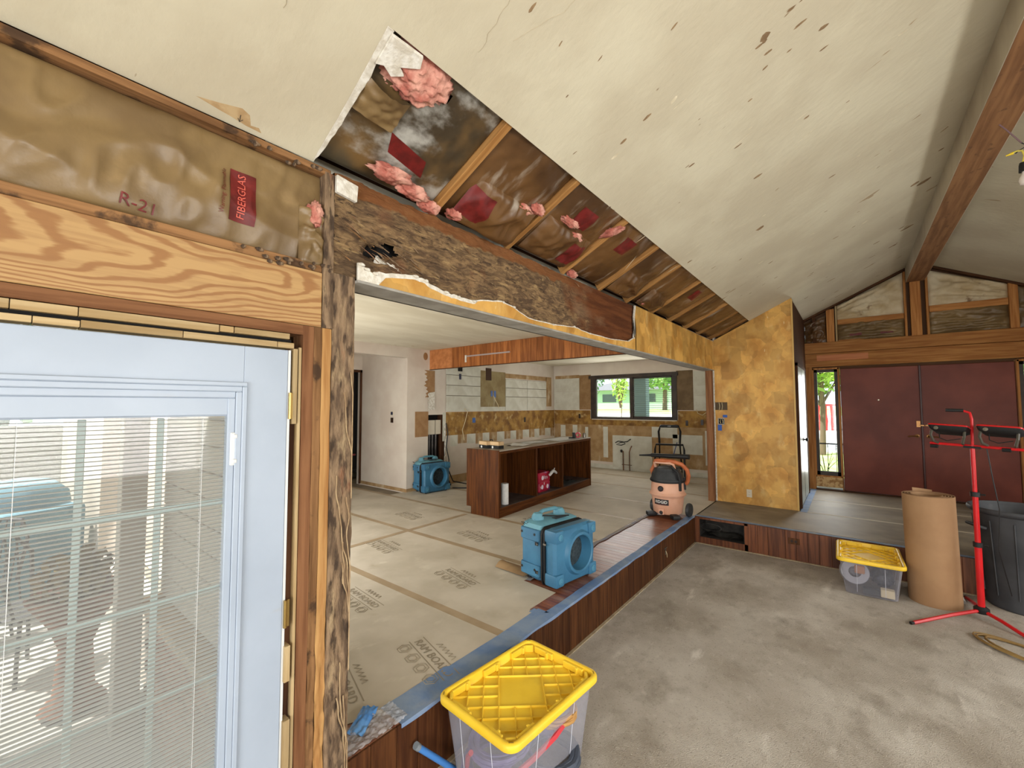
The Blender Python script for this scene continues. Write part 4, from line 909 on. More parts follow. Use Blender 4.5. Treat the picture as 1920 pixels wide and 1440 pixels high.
box('blind_head_panel', X0+.01, X1-.008, -.03, .545, 1.795, 1.862, dw, d1, bevel=.006)
box('blind_rail', X0+.01, X1-.012, .538, .556, .28, 1.80, dw, d1, bevel=.003)
sl_ = MB().cbox((0, 0, .06), (.014, .020, .115)).cbox((.006, .004, .104), (.012, .014, .016)).cbox((.006, .004, .018), (.012, .014, .016)); sl_.done('blind_slider', fr_m, d1, (X1-.004, .557, 1.62), bevel=.003)
box('blind_track', X1-.016, X1-.006, .548, .563, .60, 1.62, mat('pale_track', (176, 190, 190), rough=.4), d1)
dgl = bpy.data.materials.new('dusty_hazy_glass'); dgl.use_nodes = True; t = NT(dgl); t.n.remove(t.n['Principled BSDF'])  # dust film that also mixes the view's whitish haze into the pane
tr_ = t.new('ShaderNodeBsdfTransparent'); df_ = t.new('ShaderNodeBsdfTranslucent'); dd_ = t.new('ShaderNodeBsdfDiffuse'); m1_ = t.new('ShaderNodeMixShader'); m2_ = t.new('ShaderNodeMixShader')
t.l.new(df_.outputs[0], m1_.inputs[1]); t.l.new(dd_.outputs[0], m1_.inputs[2]); m2_.inputs[0].default_value = .10; t.l.new(tr_.outputs[0], m2_.inputs[1]); t.l.new(m1_.outputs[0], m2_.inputs[2]); t.l.new(m2_.outputs[0], t.n['Material Output'].inputs[0])
box('pane', X1-.016, X1-.0145, -.03, .540, .28, 1.80, dgl, d1); box('pane', X0+.004, X0+.0055, -.03, .540, .28, 1.80, glassm, d1)
muntm = mat('pale_muntin', (150, 166, 162), rough=.4)
GY0, GY1, GZ0, GZ1 = -.03, .540, .28, 1.792
for yy in (.183, .362): box('muntin', X0+.006, X0+.013, yy-.009, yy+.009, GZ0, GZ1, muntm, d1, bevel=.002)
for i in range(1, 6): box('muntin', X0+.0065, X0+.0125, GY0, GY1, 1.792-.292*i-.009, 1.792-.292*i+.009, muntm, d1, bevel=.002)
slat_m = bpy.data.materials.new('translucent_blind_slat'); slat_m.use_nodes = True; t = NT(slat_m); b = t.n['Principled BSDF']
b.inputs['Base Color'].default_value = (*lin((216, 218, 214)), 1); b.inputs['Roughness'].default_value = .5
trn = t.new('ShaderNodeBsdfTranslucent'); trn.inputs[0].default_value = (*lin((216, 218, 214)), 1); mxs = t.new('ShaderNodeMixShader'); mxs.inputs[0].default_value = .5
t.l.new(b.outputs[0], mxs.inputs[1]); t.l.new(trn.outputs[0], mxs.inputs[2]); t.l.new(mxs.outputs[0], t.n['Material Output'].inputs[0])
sme = MB().cbox((0, 0, 0), (.0125, .562, .0006)).mesh('blind_slat'); sme.materials.append(slat_m)
z = 1.785
while z > .29: link('blind_slat', sme, d1, (X0+.022, .255, z), (0, .14, 0)); z -= .0128
for yy in (.06, .47): box('ladder_cord', X0+.0145, X0+.0152, yy, yy+.0012, .28, 1.79, fr_m, d1); box('ladder_cord', X0+.029, X0+.0297, yy, yy+.0012, .28, 1.79, fr_m, d1)
brs = mat('brass_hinge', (170, 142, 84), rough=.3, metal=.9)
for z in (1.83, 1.05, .26): MB().tube([(0, 0, -.05), (0, 0, .05)], .0065, 10).cbox((-.004, .006, 0), (.003, .02, .098)).done('hinge', brs, d1, (W+.006, .742, z), smooth=False)

# ================================================================= OUTDOORS
lawn_m = mat('lawn_grass', (200, 216, 140), (170, 196, 108), sc=3, det=8, rough=.95, bump=.01, bsc=80)
conc = mat('patio_concrete', (176, 172, 166), (160, 156, 150), sc=2, rough=.9)
road_m = mat('street', (226, 224, 218), rough=.9)
struct('floor', MB().box(-14, 14, YF+.14, YF+1.9, -.2, .30), conc).name = 'porch_slab'
gy = [(YF+1.9, .03), (13.5, .20), (16, .40), (20, .85), (26, 1.30), (34, 1.42), (90, 1.45)]
def strip_ground(a, b_):
    mb = MB(); pts = gy[a:b_+1]
    for (p, q) in zip(pts[:-1], pts[1:]): mb.add([(-60, p[0], p[1]), (60, p[0], p[1]), (60, q[0], q[1]), (-60, q[0], q[1])], [(0, 1, 2, 3)])
    return mb
struct('lawn', MB().add([(p[0], p[1], p[2]) for p in strip_ground(0, 2).v], strip_ground(0, 2).f).add(strip_ground(4, 6).v, strip_ground(4, 6).f).box(-60, -9.0, -60, 80, -.5, -.13), lawn_m)
struct('street', strip_ground(2, 4), road_m)
struct('patio_slab', MB().box(-8.6, W-.0, -9, .95, -.3, -.10), conc)
random.seed(21)
def foliage(n, r, seed, mt, parent, loc, leaf=.09, sq=.8, name='foliage'):
    rnd = random.Random(seed); mb = MB()
    for _ in range(n):
        d = Vector((rnd.gauss(0, 1), rnd.gauss(0, 1), rnd.gauss(0, 1))).normalized(); rr = r*(rnd.random()**.4)*(1+.3*nz(d, 2, seed))
        p = Vector((d.x*rr, d.y*rr, d.z*rr*sq)); a = Vector((rnd.gauss(0, 1), rnd.gauss(0, 1), rnd.gauss(0, 1))).normalized(); c_ = a.orthogonal().normalized(); e = leaf*(.6+.8*rnd.random())
        mb.add([p-a*e, p+c_*e*.45, p+a*e, p-c_*e*.45], [(0, 1, 2, 3)])
    return mb.done(name, mt, parent, loc, fix=False)
leafm = mat('leaf_green', (150, 186, 104), (112, 158, 76), sc=2, rough=.8); leafd = mat('leaf_dark', (104, 140, 100), (78, 114, 78), sc=2, rough=.8); leafy = mat('leaf_yellow_green', (180, 206, 96), (146, 182, 74), sc=2, rough=.8)
barkm = mat('bark', (104, 88, 72), rough=.95)
def tree(label, x, y, h, r, mt, seed, leaf=.12, n=2600, z0=0, sq=.8):
    t = thing('tree', label, 'tree', (x, y, z0), group=None)
    MB().tube([(0, 0, 0), (.05, 0, h*.4), (0, .05, h*.75)], [.09*r*.8, .07*r*.8, .03], 10).done('trunk', barkm, t, smooth=True)
    for k in range(4):
        a = k*1.6+seed; MB().tube([(0, 0, h*.4), (.4*r*math.cos(a), .4*r*math.sin(a), h*.65), (.7*r*math.cos(a), .7*r*math.sin(a), h*.85)], [.04, .03, .012], 6).done('branch', barkm, t)
    f_ = foliage(n, r, seed, mt, t, (0, 0, h*.78), leaf, sq=sq); f_['kind'] = 'stuff'
    return t
tree('slender young tree on the lawn seen through the left half of the kitchen window', -7.9, 17.5, 2.9, .34, leafy, 3, n=420, leaf=.075, sq=2.8, z0=.55)
tree('big bushy green tree across the street behind the kitchen window blinds', -11.6, 34, 4.6, 2.6, leafm, 5, leaf=.3, n=1100, z0=1.4)
tree('large tree with shaded crown across the street at the left edge of the kitchen window', -18.4, 33, 4.4, 2.4, leafd, 6, leaf=.22, n=700, z0=1.4)
tree('bright yellow-green tree close outside the left sidelight window', -.7, 15.5, 3.6, 1.2, leafy, 8, leaf=.11, n=1800, z0=.35)
tree('green tree outside the right sidelight at the picture edge', 3.9, 17, 3.2, 1.7, leafm, 9, leaf=.13, z0=.5)
ho = thing('house', 'low pale grey-green house with dark roof across the street', 'house', (-12, 40, 1.42))
MB().box(-11, 9, 0, 6, 0, 1.9).done('wall', mat('house_siding', (160, 188, 172), rough=.9), ho); MB().add([(-11.6, -.6, 1.9), (9.6, -.6, 1.9), (9.6, 6.6, 1.9), (-11.6, 6.6, 1.9), (-8, 3, 2.9), (6, 3, 2.9)], [(0, 1, 5, 4), (1, 2, 5), (2, 3, 4, 5), (3, 0, 4), (0, 3, 2, 1)]).done('roof', mat('house_roof', (110, 112, 116), rough=.9), ho)
for xx in (-8, -4, 1, 5): MB().box(xx, xx+1.5, -.03, .0, .7, 1.5).done('window', mat('far_window', (70, 84, 92), rough=.3), ho)
pp = thing('porch_post', 'broad grey porch pillar just outside the blind-covered sash of the kitchen window', 'post', (-4.40, 11.0, .30))
MB().box(-.21, .21, -.15, .1, 0, 2.48).done('shaft', mat('post_grey', (128, 150, 160), rough=.8), pp, bevel=.01)
# porch roof keeps sun off the doors
struct('porch_roof', MB().box(-9.5, 4.2, YF+.14, YF+1.9, 2.95, 3.05).box(-9.5, 4.2, YF+1.8, YF+1.9, 2.75, 3.05), siding_m)
struct('patio_shade_roof', MB().box(-5.0, W-.15, -3.4, .78, 2.72, 2.80).box(-5.0, -4.9, -3.4, .78, 2.5, 2.80), siding_m)  # unseen roof added to shade the patio behind the door glass
rl = thing('porch_railing', 'low thin metal railing outside the left sidelight window', 'railing', (-.2, YF+1.75, .30))
for z in (.08, .72): MB().cbox((0, 0, z), (2.2, .02, .03)).done('rail', blk, rl)
for i in range(16): MB().cbox((-1.05+.14*i, 0, .37), (.012, .012, .68)).done('baluster', blk, rl)
pl = thing('potted_plant', 'small leafless plant in a grey pot on the porch behind the left sidelight', 'plant', (-.42, YF+.8, .30))
MB().lathe([(0, 0), (.11, 0), (.14, .16), (.15, .16), (.15, .19), (.13, .19), (.12, .15), (0, .15)], 20).done('pot', mat('grey_pot', (110, 112, 112), rough=.8), pl, smooth=True)
for k in range(7):
    a = k*.9; MB().tube([(0, 0, .15), (.06*math.cos(a), .06*math.sin(a), .34), (.20*math.cos(a), .2*math.sin(a), .5+.03*k)], [.008, .006, .003], 5).done('stem', mat('plant_stem', (80, 96, 66), rough=.8), pl)
rs = thing('picnic_bench', 'red wooden stand with wavy legs on the bright ground outside the left sidelight', 'bench', (-.78, 20, .86))
redp = mat('bright_red_paint', (196, 44, 40), rough=.5)
MB().cbox((0, 0, .95), (.9, .4, .08)).done('top', redp, rs, bevel=.01)
for xx in (-.22, 0, .22): MB().tube([(xx, 0, 0), (xx*.8+.03, 0, .35), (xx, 0, .6), (xx*.9, 0, .93)], .055, 8).done('leg', redp, rs)

# patio behind the glass door
iron = mat('wrought_iron', (52, 54, 56), rough=.6)
def iron_chair(label, x, y, rz):
    t = thing('patio_chair', label, 'chair', (x, y, -.10), rz, 'dark metal chairs out on the patio')
    MB().lathe([(0, .44), (.2, .44), (.22, .45), (.2, .465), (0, .46)], 20).done('seat', iron, t)
    for a in (.8, 2.35, 3.9, 5.5): MB().tube([(.17*math.cos(a), .17*math.sin(a), .44), (.22*math.cos(a), .22*math.sin(a), .2), (.24*math.cos(a), .24*math.sin(a), 0)], .012, 6).done('leg', iron, t)
    MB().tube([(-.18, .17, .45), (-.20, .22, .8), (-.1, .25, .95), (.1, .25, .95), (.20, .22, .8), (.18, .17, .45)], .013, 6).done('back_frame', iron, t)
    for xx in (-.1, -.03, .04, .11): MB().tube([(xx, .18, .45), (xx, .24, .94)], .006, 5).done('back_bar', iron, t)
    for sx_ in (-1, 1): MB().tube([(sx_*.19, .2, .68), (sx_*.24, 0, .66), (sx_*.22, -.14, .62), (sx_*.18, -.14, .45)], .010, 6).done('armrest', iron, t)
    return t
iron_chair('dark metal patio chair nearest the door glass, in front of the planter', -4.75, .26, 2.2); iron_chair('dark metal patio chair farther back beside the covered grill', -5.6, .0, .6)
tb = thing('patio_table', 'round glass patio table with a closed blue umbrella', 'table', (-8.2, -.2, -.10))
MB().lathe([(0, .70), (.55, .70), (.56, .715), (.55, .73), (0, .73)], 32).done('tabletop', iron, tb); MB().tube([(0, 0, 0), (0, 0, 2.2)], .022, 8).done('pole', iron, tb)
MB().lathe([(.02, 1.15), (.10, 1.2), (.13, 1.5), (.09, 1.9), (.03, 2.25)], 14).done('closed_canopy', mat('umbrella_blue', (70, 120, 136), rough=.8), tb, smooth=True)
for k in range(4): MB().tube([(.1*math.cos(k*1.57), .1*math.sin(k*1.57), .7), (.4*math.cos(k*1.57), .4*math.sin(k*1.57), 0)], .015, 6).done('leg', iron, tb)
fb = thing('planter_stand', 'brown rusty pedestal with a tangle of dry plants seen through the door blinds', 'planter', (-3.95, .44, -.10))
rusty = mat('rusty_brown', (134, 92, 70), (106, 70, 54), sc=8, rough=.9)
MB().lathe([(.10, 0), (.16, .04), (.10, .12), (.08, .40), (.13, .55), (.22, .70), (.24, .74), (.22, .75), (.18, .70), (0, .66)], 20).done('pedestal', rusty, fb, smooth=True)
f_ = foliage(260, .2, 44, mat('dry_leaf', (150, 134, 84), (120, 96, 60), sc=4, rough=.9), fb, (0, 0, .84), .05, name='dry_foliage'); f_['kind'] = 'stuff'
gr = thing('covered_grill', 'bulky grey-blue covered grill on the patio beyond the door glass', 'grill', (-6.5, .28, -.10), .3)
MB().box(-.5, .5, -.3, .3, 0, .95).done('cover_skirt', mat('cover_slate', (96, 136, 150), (78, 116, 130), sc=4, rough=.85), gr, bevel=.04, seg=2)
MB().lathe([(0, .28), (.22, .24), (.34, .12), (.36, 0)], 20, (0, 0, .94)).done('lid_dome', MATS['cover_slate'], gr, smooth=True)
po = thing('patio_post', 'square pale post at the end of the low brick wall', 'post', (-3.45, .60, -.10)); MB().box(-.06, .06, -.06, .06, 0, 2.9).done('shaft', siding_m, po, bevel=.004)
po = thing('patio_post', 'pale patio post under the outer edge of the added patio shade roof', 'post', (-5.02, -1.2, -.10)); MB().box(-.07, .07, -.07, .07, 0, 2.9).done('shaft', siding_m, po, bevel=.004)
tree('wide dark green tree beyond the patio behind the door blinds', -13, -1.5, 3.6, 2.6, leafd, 15, leaf=.2, n=2600, z0=-.1)
tree('yellow-green tree beyond the patio at the left edge of the door glass', -15.5, -7.5, 3.6, 2.4, leafy, 16, leaf=.2, n=2200, z0=-.1)
struct('wall_garden', MB().box(-11.2, -11.1, -12, 4, -.13, 1.5), mat('garden_fence', (150, 140, 128), rough=.9))

# ================================================================= THINGS
blk_rub = mat('black_rubber', (24, 24, 25), rough=.55); drkgrey = mat('dark_grey_plastic', (52, 54, 56), (44, 46, 48), sc=20, rough=.5)
amb = mat('air_mover_blue', (62, 116, 148), (54, 104, 136), sc=5, rough=.45, layers=[((130, 160, 172), 6, (1, 1, .5), .60, .78, 6, .4)], bump=.0006, bsc=120)
amd = mat('air_mover_teal_top', (98, 148, 162), (84, 134, 152), sc=6, rough=.6)
def rrect(hx, hy, r, n=6, cx=0, cy=0):
    out = []
    for sx_, sy2, a0 in ((1, 1, 0), (-1, 1, PI/2), (-1, -1, PI), (1, -1, 1.5*PI)):
        for k in range(n+1):
            a = a0+k*PI/2/n; out.append((cx+sx_*(hx-r)+r*math.cos(a), cy+sy2*(hy-r)+r*math.sin(a)))
    return out
def loft(mb, rings, cap0=False, cap1=False):
    """rings: list of equal-length 3-D point lists"""
    n = len(rings[0]); vs = [p for R_ in rings for p in R_]; fs = []
    for i in range(len(rings)-1):
        for k in range(n): fs.append((i*n+k, i*n+(k+1) % n, (i+1)*n+(k+1) % n, (i+1)*n+k))
    if cap0: fs.append(tuple(range(n))[::-1])
    if cap1: fs.append(tuple((len(rings)-1)*n+k for k in range(n)))
    return mb.add(vs, fs)
def make_air_mover(label):
    t = thing('air_mover', label, 'air mover')
    H_, hw = .50, .27
    def ring(x, hy, z0, z1, r): return [(x, a, b_) for a, b_ in rrect(hy, (z1-z0)/2, r, 5, 0, (z0+z1)/2)]
    mb = MB(); loft(mb, [ring(-.20, hw-.05, .05, H_-.05, .05), ring(-.185, hw-.02, .02, H_-.03, .06), ring(-.02, hw-.012, .012, H_-.035, .05), ring(.03, hw-.02, .02, H_-.04, .05), ring(.035, hw-.045, .045, H_-.065, .04)], True, True)
    mb.done('rear_housing', amb, t, smooth=True)
    # front housing with a round intake
    n = 48; cy_, cz = .035, .245
    NN = 72
    def sq(x, hx_, z0, z1, r):
        pts = rrect(hx_, (z1-z0)/2, r, 8, 0, (z0+z1)/2); out = []
        for k in range(NN):
            a = 2*PI*k/NN; d = (math.cos(a), math.sin(a)); best = None
            for i in range(len(pts)):
                p, q = pts[i], pts[(i+1) % len(pts)]; ex, ey = q[0]-p[0], q[1]-p[1]; den = d[0]*ey-d[1]*ex
                if abs(den) < 1e-9: continue
                px_, py_ = p[0]-cy_, p[1]-cz; tt = (px_*ey-py_*ex)/den; uu = (px_*d[1]-py_*d[0])/den
                if tt > 0 and -1e-6 <= uu <= 1+1e-6: best = tt if best is None else min(best, tt)
            out.append((x, cy_+d[0]*best, cz+d[1]*best))
        return out
    def circ(x, r): return [(x, cy_+r*math.cos(2*PI*k/NN), cz+r*math.sin(2*PI*k/NN)) for k in range(NN)]
    mb = MB(); loft(mb, [sq(.082, hw-.05, .05, H_-.07, .04), sq(.088, hw-.02, .02, H_-.035, .05), sq(.17, hw-.01, .01, H_-.03, .05), sq(.195, hw-.03, .03, H_-.05, .05), circ(.200, .185), circ(.212, .176), circ(.228, .168), circ(.232, .150), circ(.224, .142), circ(.12, .135)], True, False)
    mb.done('front_housing', amb, t, smooth=True)
    MB().lathe([(.0, 0), (.137, 0)], 36, M=T3(.125, cy_, cz) @ R3('Y', PI/2)).done('intake_screen', mat('intake_dark', (30, 40, 46), (60, 70, 74), sc=60, rough=.6), t)
    for k in range(0): MB().tube([(.150, cy_+.13*math.cos(a), cz+.13*math.sin(a)) for a in [k*PI/5, k*PI/5+PI]], .003, 5).done('screen_wire', amd, t)
    # corner lugs with round bosses
    for y_ in (-hw+.055, hw-.055):
        for z in (.07, H_-.085):
            lg = MB().cbox((0, 0, 0), (.13, .105, .10)).done('corner_lug', amb, t, (.148, y_, z), bevel=.018, seg=2, smooth=True)
            MB().lathe([(.026, 0), (.026, .006), (.018, .006), (.018, .001), (0, .001)], 20, M=T3(.065, 0, 0) @ R3('Y', PI/2)).done('boss', mat('boss_blue', (78, 132, 158), rough=.5), lg, smooth=True)
    for z0, z1 in ((.345, .44), (.055, .15)):
        mb = MB(); loft(mb, [[(x, a, b_) for x, a in rrect(.115, hw+.004, .03, 5, -.085, 0)] for b_ in (z0, z1)], True, True); mb.done('band', amb, t, bevel=.006)
        for x in (-.17, -.02):
            for s_ in (-1, 1): MB().lathe([(0, .003), (.011, .003), (.011, 0)], 12, M=T3(x, s_*(hw+.004), (z0+z1)/2+.01) @ R3('X', -s_*PI/2)).done('screw', blk_rub, t)
    mb = MB(); loft(mb, [[(x, a, b_) for x, a in rrect(h1, h2, .03, 5, -.08, 0)] for h1, h2, b_ in ((.115, .25, H_-.06), (.11, .24, H_-.025), (.085, .20, H_-.005))], True, True); mb.done('top_deck', amd, t, smooth=True)
    for y_ in (-.15, .13): MB().lathe([(.055, 0), (.052, .03), (.036, .055), (0, .064)], 18).done('handle_mount', amd, t, (-.10, y_, H_-.008), smooth=True)
    MB().tube([(-.10, -.15, H_+.03), (-.10, -.09, H_+.055), (-.10, .07, H_+.055), (-.10, .13, H_+.03)], .017, 12).done('handle', amd, t, smooth=True)
    MB().cbox((0, 0, 0), (.05, .14, .004)).done('label_plate', drkgrey, t, (-.012, .03, H_-.004))
    lettering('R-17', .07, blk_rub, t, T3(-.13, -.235, H_-.022) @ R3('Z', PI/2-.1) @ R3('X', .35))
    lettering('R-17', .06, blk_rub, t, T3(-.16, -.20, H_-.0) @ R3('Z', PI/2))
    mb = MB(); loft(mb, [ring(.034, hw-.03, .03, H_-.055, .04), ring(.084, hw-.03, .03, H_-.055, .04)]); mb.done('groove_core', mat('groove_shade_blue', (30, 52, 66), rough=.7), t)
    for k in range(5):
        pts = [(x_, a, b_) for x_, (a, b_) in [(.041+.0095*k+.003*math.sin(k*2+i*.5), q) for i, q in enumerate(rrect(hw-.014+.008*(k % 3), .226+.006*(k % 2), .05, 5, 0, .235))]]
        MB().tube(pts, .0065, 6, closed=True).done('power_cord', blk_rub, t, smooth=True)
    MB().tube([(-.09, -.20, H_+.0), (-.05, -.13, H_+.03), (.02, -.02, H_+.02), (.04, .1, H_+.01)], .006, 6).done('power_cord', blk_rub, t, smooth=True)
    for z in (.33, .10): MB().cbox((0, 0, 0), (.03, .006, .026)).done('latch', blk_rub, t, (.0, -hw-.002, z)); MB().cbox((0, 0, 0), (.012, .006, .012)).done('latch_pin', steel, t, (.012, -hw-.006, z))
    MB().cbox((0, 0, 0), (.03, .006, .014)).done('metal_clip', steel, t, (.09, -hw-.0, .345))
    for x in (-.15, .15):
        for y_ in (-.2, .2): MB().lathe([(.0, 0), (.02, 0), (.02, .02)], 10).done('foot', blk_rub, t, (x, y_, 0))
    return t
am = make_air_mover('blue air mover near the step edge with black cord wrapped round its middle')
am.location = (-2.045, 3.20, ST+.0015); am.rotation_euler = (0, 0, -.15)
am2 = dup(am, (-5.765, 4.96, ST+.0015), -.12, 'blue air mover standing at the far wall below the junction hole'); am['group'] = 'blue air movers'; am2['group'] = 'blue air movers'
am2.scale = (.9, 1.0, 1.06)

# kitchen island carcass
isl = thing('kitchen_island', 'dark cherry kitchen island carcass with three open bays and bare worktop', 'island', (-3.655, 4.289, ST+.0015), .058)
iw = wood('island', 'z'); ih = wood('island', 'y'); L_, D_, HH = 2.84, .56, .885
MB().prism([(-D_+.08, 0), (0, 0), (0, HH), (-D_, HH), (-D_, .10), (-D_+.08, .10)], .02, Matrix(((1, 0, 0, 0), (0, 0, 1, 0), (0, 1, 0, 0), (0, 0, 0, 1)))).done('end_panel', iw, isl, bevel=.002)
MB().box(-D_, 0, L_-.02, L_, .10, HH-.015).box(-D_+.08, -.0, L_-.02, L_, 0, .10).done('end_panel', iw, isl)
MB().box(-D_, -D_+.012, .02, L_-.02, .10, HH-.015).done('back_panel', iw, isl)
MB().box(-.02, -.004, .02, L_-.02, 0, .125).done('plinth', ih, isl, bevel=.002)
MB().box(-D_+.08, -D_+.095, .02, L_-.02, 0, .10).done('rear_plinth', ih, isl)
MB().box(-D_+.012, -.006, .02, L_-.02, .112, .128).done('bottom_shelf', mat('dusty_shelf', (84, 74, 70), (66, 52, 46), sc=6, rough=.6), isl)
for yy in (.95, 1.76): MB().box(-D_+.012, -.02, yy-.009, yy+.009, .128, HH-.03).done('divider', iw, isl); MB().box(-.02, 0, yy-.018, yy+.018, .128, HH-.05).done('face_stile', iw, isl, bevel=.002)
MB().box(-.02, 0, 0.02, .05, .125, HH-.05).done('face_stile', iw, isl, bevel=.002); MB().box(-.02, 0, L_-.04, L_-.02, .125, HH-.05).done('face_stile', iw, isl, bevel=.002)
MB().box(-.02, .0, .02, L_-.02, HH-.05, HH-.015).done('top_rail', ih, isl, bevel=.002)
MB().box(-D_+.012, .004, .02, L_, HH-.015, HH+.0).done('worktop', mat('bare_worktop', (168, 162, 150), (146, 130, 110), sc=3, st=(1, .3, 1), rough=.35, layers=[((122, 96, 72), 2.2, (1, .4, 1), .55, .7, 5, .7)]), isl, bevel=.002)
def on_isl(x, y, z):
    a = .058; return (-3.655+x*math.cos(a)-y*math.sin(a), 4.289+x*math.sin(a)+y*math.cos(a), ST+.0015+z)
whitep = mat('white_paper', (226, 226, 224), (214, 214, 212), sc=30, rough=.85, bump=.001, bsc=60)
pt = thing('paper_towel_roll', 'white paper towel roll standing in the left bay of the island', 'paper roll', on_isl(-.10, .27, .128))
MB().lathe([(.020, 0), (.052, 0), (.053, .004), (.053, .276), (.052, .28), (.020, .28), (.020, 0)], 28).done('paper', whitep, pt, smooth=True); MB().lathe([(.0195, .0), (.0195, .281), (.017, .281), (.017, 0)], 16).done('core', mat('cardboard_core', (160, 130, 96), rough=.9), pt)
pk = thing('paper_pack', 'red plastic-wrapped pack of paper rolls in the middle bay of the island', 'pack', on_isl(-.20, 1.32, .128), .10)
redpk = mat('magenta_red_wrap', (178, 30, 62), (150, 24, 50), sc=6, rough=.3, layers=[((230, 220, 228), 9, (1, 1, 1), .64, .68, 3, .9), ((60, 50, 130), 5, (1, 1, 1), .64, .68, 3, .9)])
MB().grid(lambda u, v: Vector((0, 0, 0)), 1, 1)
mb = MB(); loft(mb, [[(x, y, z) for x, y in rrect(a, b_, .03, 4)] for a, b_, z in ((.10, .17, 0), (.115, .185, .02), (.115, .185, .14), (.108, .178, .15), (.115, .185, .16), (.115, .185, .28), (.10, .17, .30))], True, True); mb.done('wrapped_rolls', redpk, pk, smooth=True)
for q in ((-.08, .22), (.08, .07), (-.09, .08)): MB().lathe([(0, .001), (.035, .001), (.035, 0)], 14, M=T3(.116, q[0], q[1]) @ R3('Y', PI/2)).done('print_spot', mat('pack_print', (226, 214, 226), rough=.4), pk)
lettering('Ultra', .08, mat('pack_print', (226, 214, 226)), pk, T3(.1165, .0, .22) @ R3('Z', PI/2) @ R3('X', PI/2))
sc_ = thing('scoop', 'white plastic gun handle leaning over the red pack in the island', 'tool', on_isl(-.07, 1.55, .42), .3)
sc_.rotation_euler = (.5, 0, .3)
MB().tube([(0, -.17, .05), (0, -.10, .035), (0, 0, 0), (0, .08, -.07), (0, .16, -.16)], [.02, .026, .024, .022, .018], 12).done('handle', whitep, sc_, smooth=True); MB().tube([(0, .03, -.02), (0, .10, -.02)], .008, 8).done('trigger', whitep, sc_)
cl_ = tag(MB().grid(lambda u, v: Vector((-.2+.4*u, -.25+.5*v, .004+.06*max(0, nz((u*3, v*3, 5), 1))*4*u*(1-u)*4*v*(1-v)+.03*max(0, nz((u*8, v*8, 2), 1))*u*(1-u)*4)), 30, 30).done('dark_cloth', mat('dark_cloth', (40, 46, 44), (26, 28, 28), sc=8, rough=.9), None, on_isl(-.26, 2.2, .129), (0, 0, .1), smooth=True), 'crumpled dark cloth on the bottom of the right island bay', 'cloth')
def small_box(label, x, y, rz):
    t = thing('small_carton', label, 'box', on_isl(x, y, .886), rz); MB().box(-.09, .09, -.05, .05, 0, .045).done('lower_half', blk_rub, t, bevel=.002); MB().box(-.0905, .0905, -.0505, .0505, .045, .095).done('upper_half', mat('tan_gold_card', (206, 176, 136), (190, 158, 116), sc=9, rough=.5), t, bevel=.002)
    MB().lathe([(0, .001), (.018, .001), (.018, 0)], 12, M=T3(-.03, -.051, .02) @ R3('X', PI/2)).done('logo_disc', whitep, t); return t
small_box('tan and black carton at the near end of the island worktop, left of the pair', -.38, .20, -.2); small_box('tan and black carton at the near end of the island worktop, right of the pair', -.20, .22, -.1)
tag(MB().tube([(0, -.07, 0), (0, -.075, .05), (0, -.03, .10), (0, .03, .10), (0, .06, .05), (0, .05, 0)], .006, 8).done('cable_loop', blk_rub, None, on_isl(-.38, .33, .892), (0, 0, 1.2), smooth=True), 'black cable loop standing up behind the two small cartons', 'cable')
for k, (x, y, rz, lb) in enumerate(((-.25, .85, .3, 'white paper sheet on the worktop nearest the two cartons, slightly curled'), (-.30, 1.35, -.2, 'white paper sheet lying flat in the middle of the island worktop'), (-.24, 2.15, .06, 'long white paper sheet at the far end of the island worktop'))):
    hx, hy = (.14, .20) if k < 2 else (.20, .42)
    tag(MB().grid(lambda u, v: Vector((-hx+2*hx*u, -hy+2*hy*v, .002+(.025 if k == 0 else .006)*max(0, nz((u*3+k, v*2, k), 1)))), 12, 12).done('paper_sheet', whitep, None, on_isl(x, y, .887), (0, 0, rz), smooth=True), lb, 'paper')
tm_ = thing('tape_dispenser', 'red round tape reel among dark tools at the far end of the island top', 'tape', on_isl(-.10, 2.52, .886), .5)
MB().lathe([(.025, -.02), (.05, -.02), (.055, 0), (.05, .02), (.025, .02), (.025, -.02)], 20, M=T3(0, 0, .055) @ R3('X', PI/2)).done('reel', mat('red_reel', (176, 44, 56), rough=.4), tm_, smooth=True); MB().box(-.10, -.05, -.03, .03, 0, .07).done('cutter', blk_rub, tm_, bevel=.008)
kn = thing('hand_tool', 'dark putty knife lying beside the red reel on the island', 'tool', on_isl(-.16, 2.28, .888), .9); MB().tube([(0, 0, .012), (.11, 0, .014)], .012, 8).done('handle', blk_rub, kn); MB().prism([(.11, -.01), (.2, -.035), (.2, .035), (.11, .01)], .002, base=.01).done('blade', steel, kn)
kn = thing('metal_can', 'small shiny metal can beside the red reel at the island corner', 'can', on_isl(-.06, 2.70, .886)); MB().lathe([(0, 0), (.03, 0), (.03, .08), (.027, .085), (0, .083)], 16).done('can_body', steel, kn, smooth=True)
kn = thing('hand_tool', 'angled dark tool propped left of the red reel on the island', 'tool', on_isl(-.12, 2.40, .886), 0); MB().prism([(-.03, 0), (.03, 0), (-.02, .11), (-.07, .11)], .04, Matrix(((0, 0, 1, 0), (1, 0, 0, 0), (0, 1, 0, 0), (0, 0, 0, 1)))).done('body', drkgrey, kn, bevel=.004)

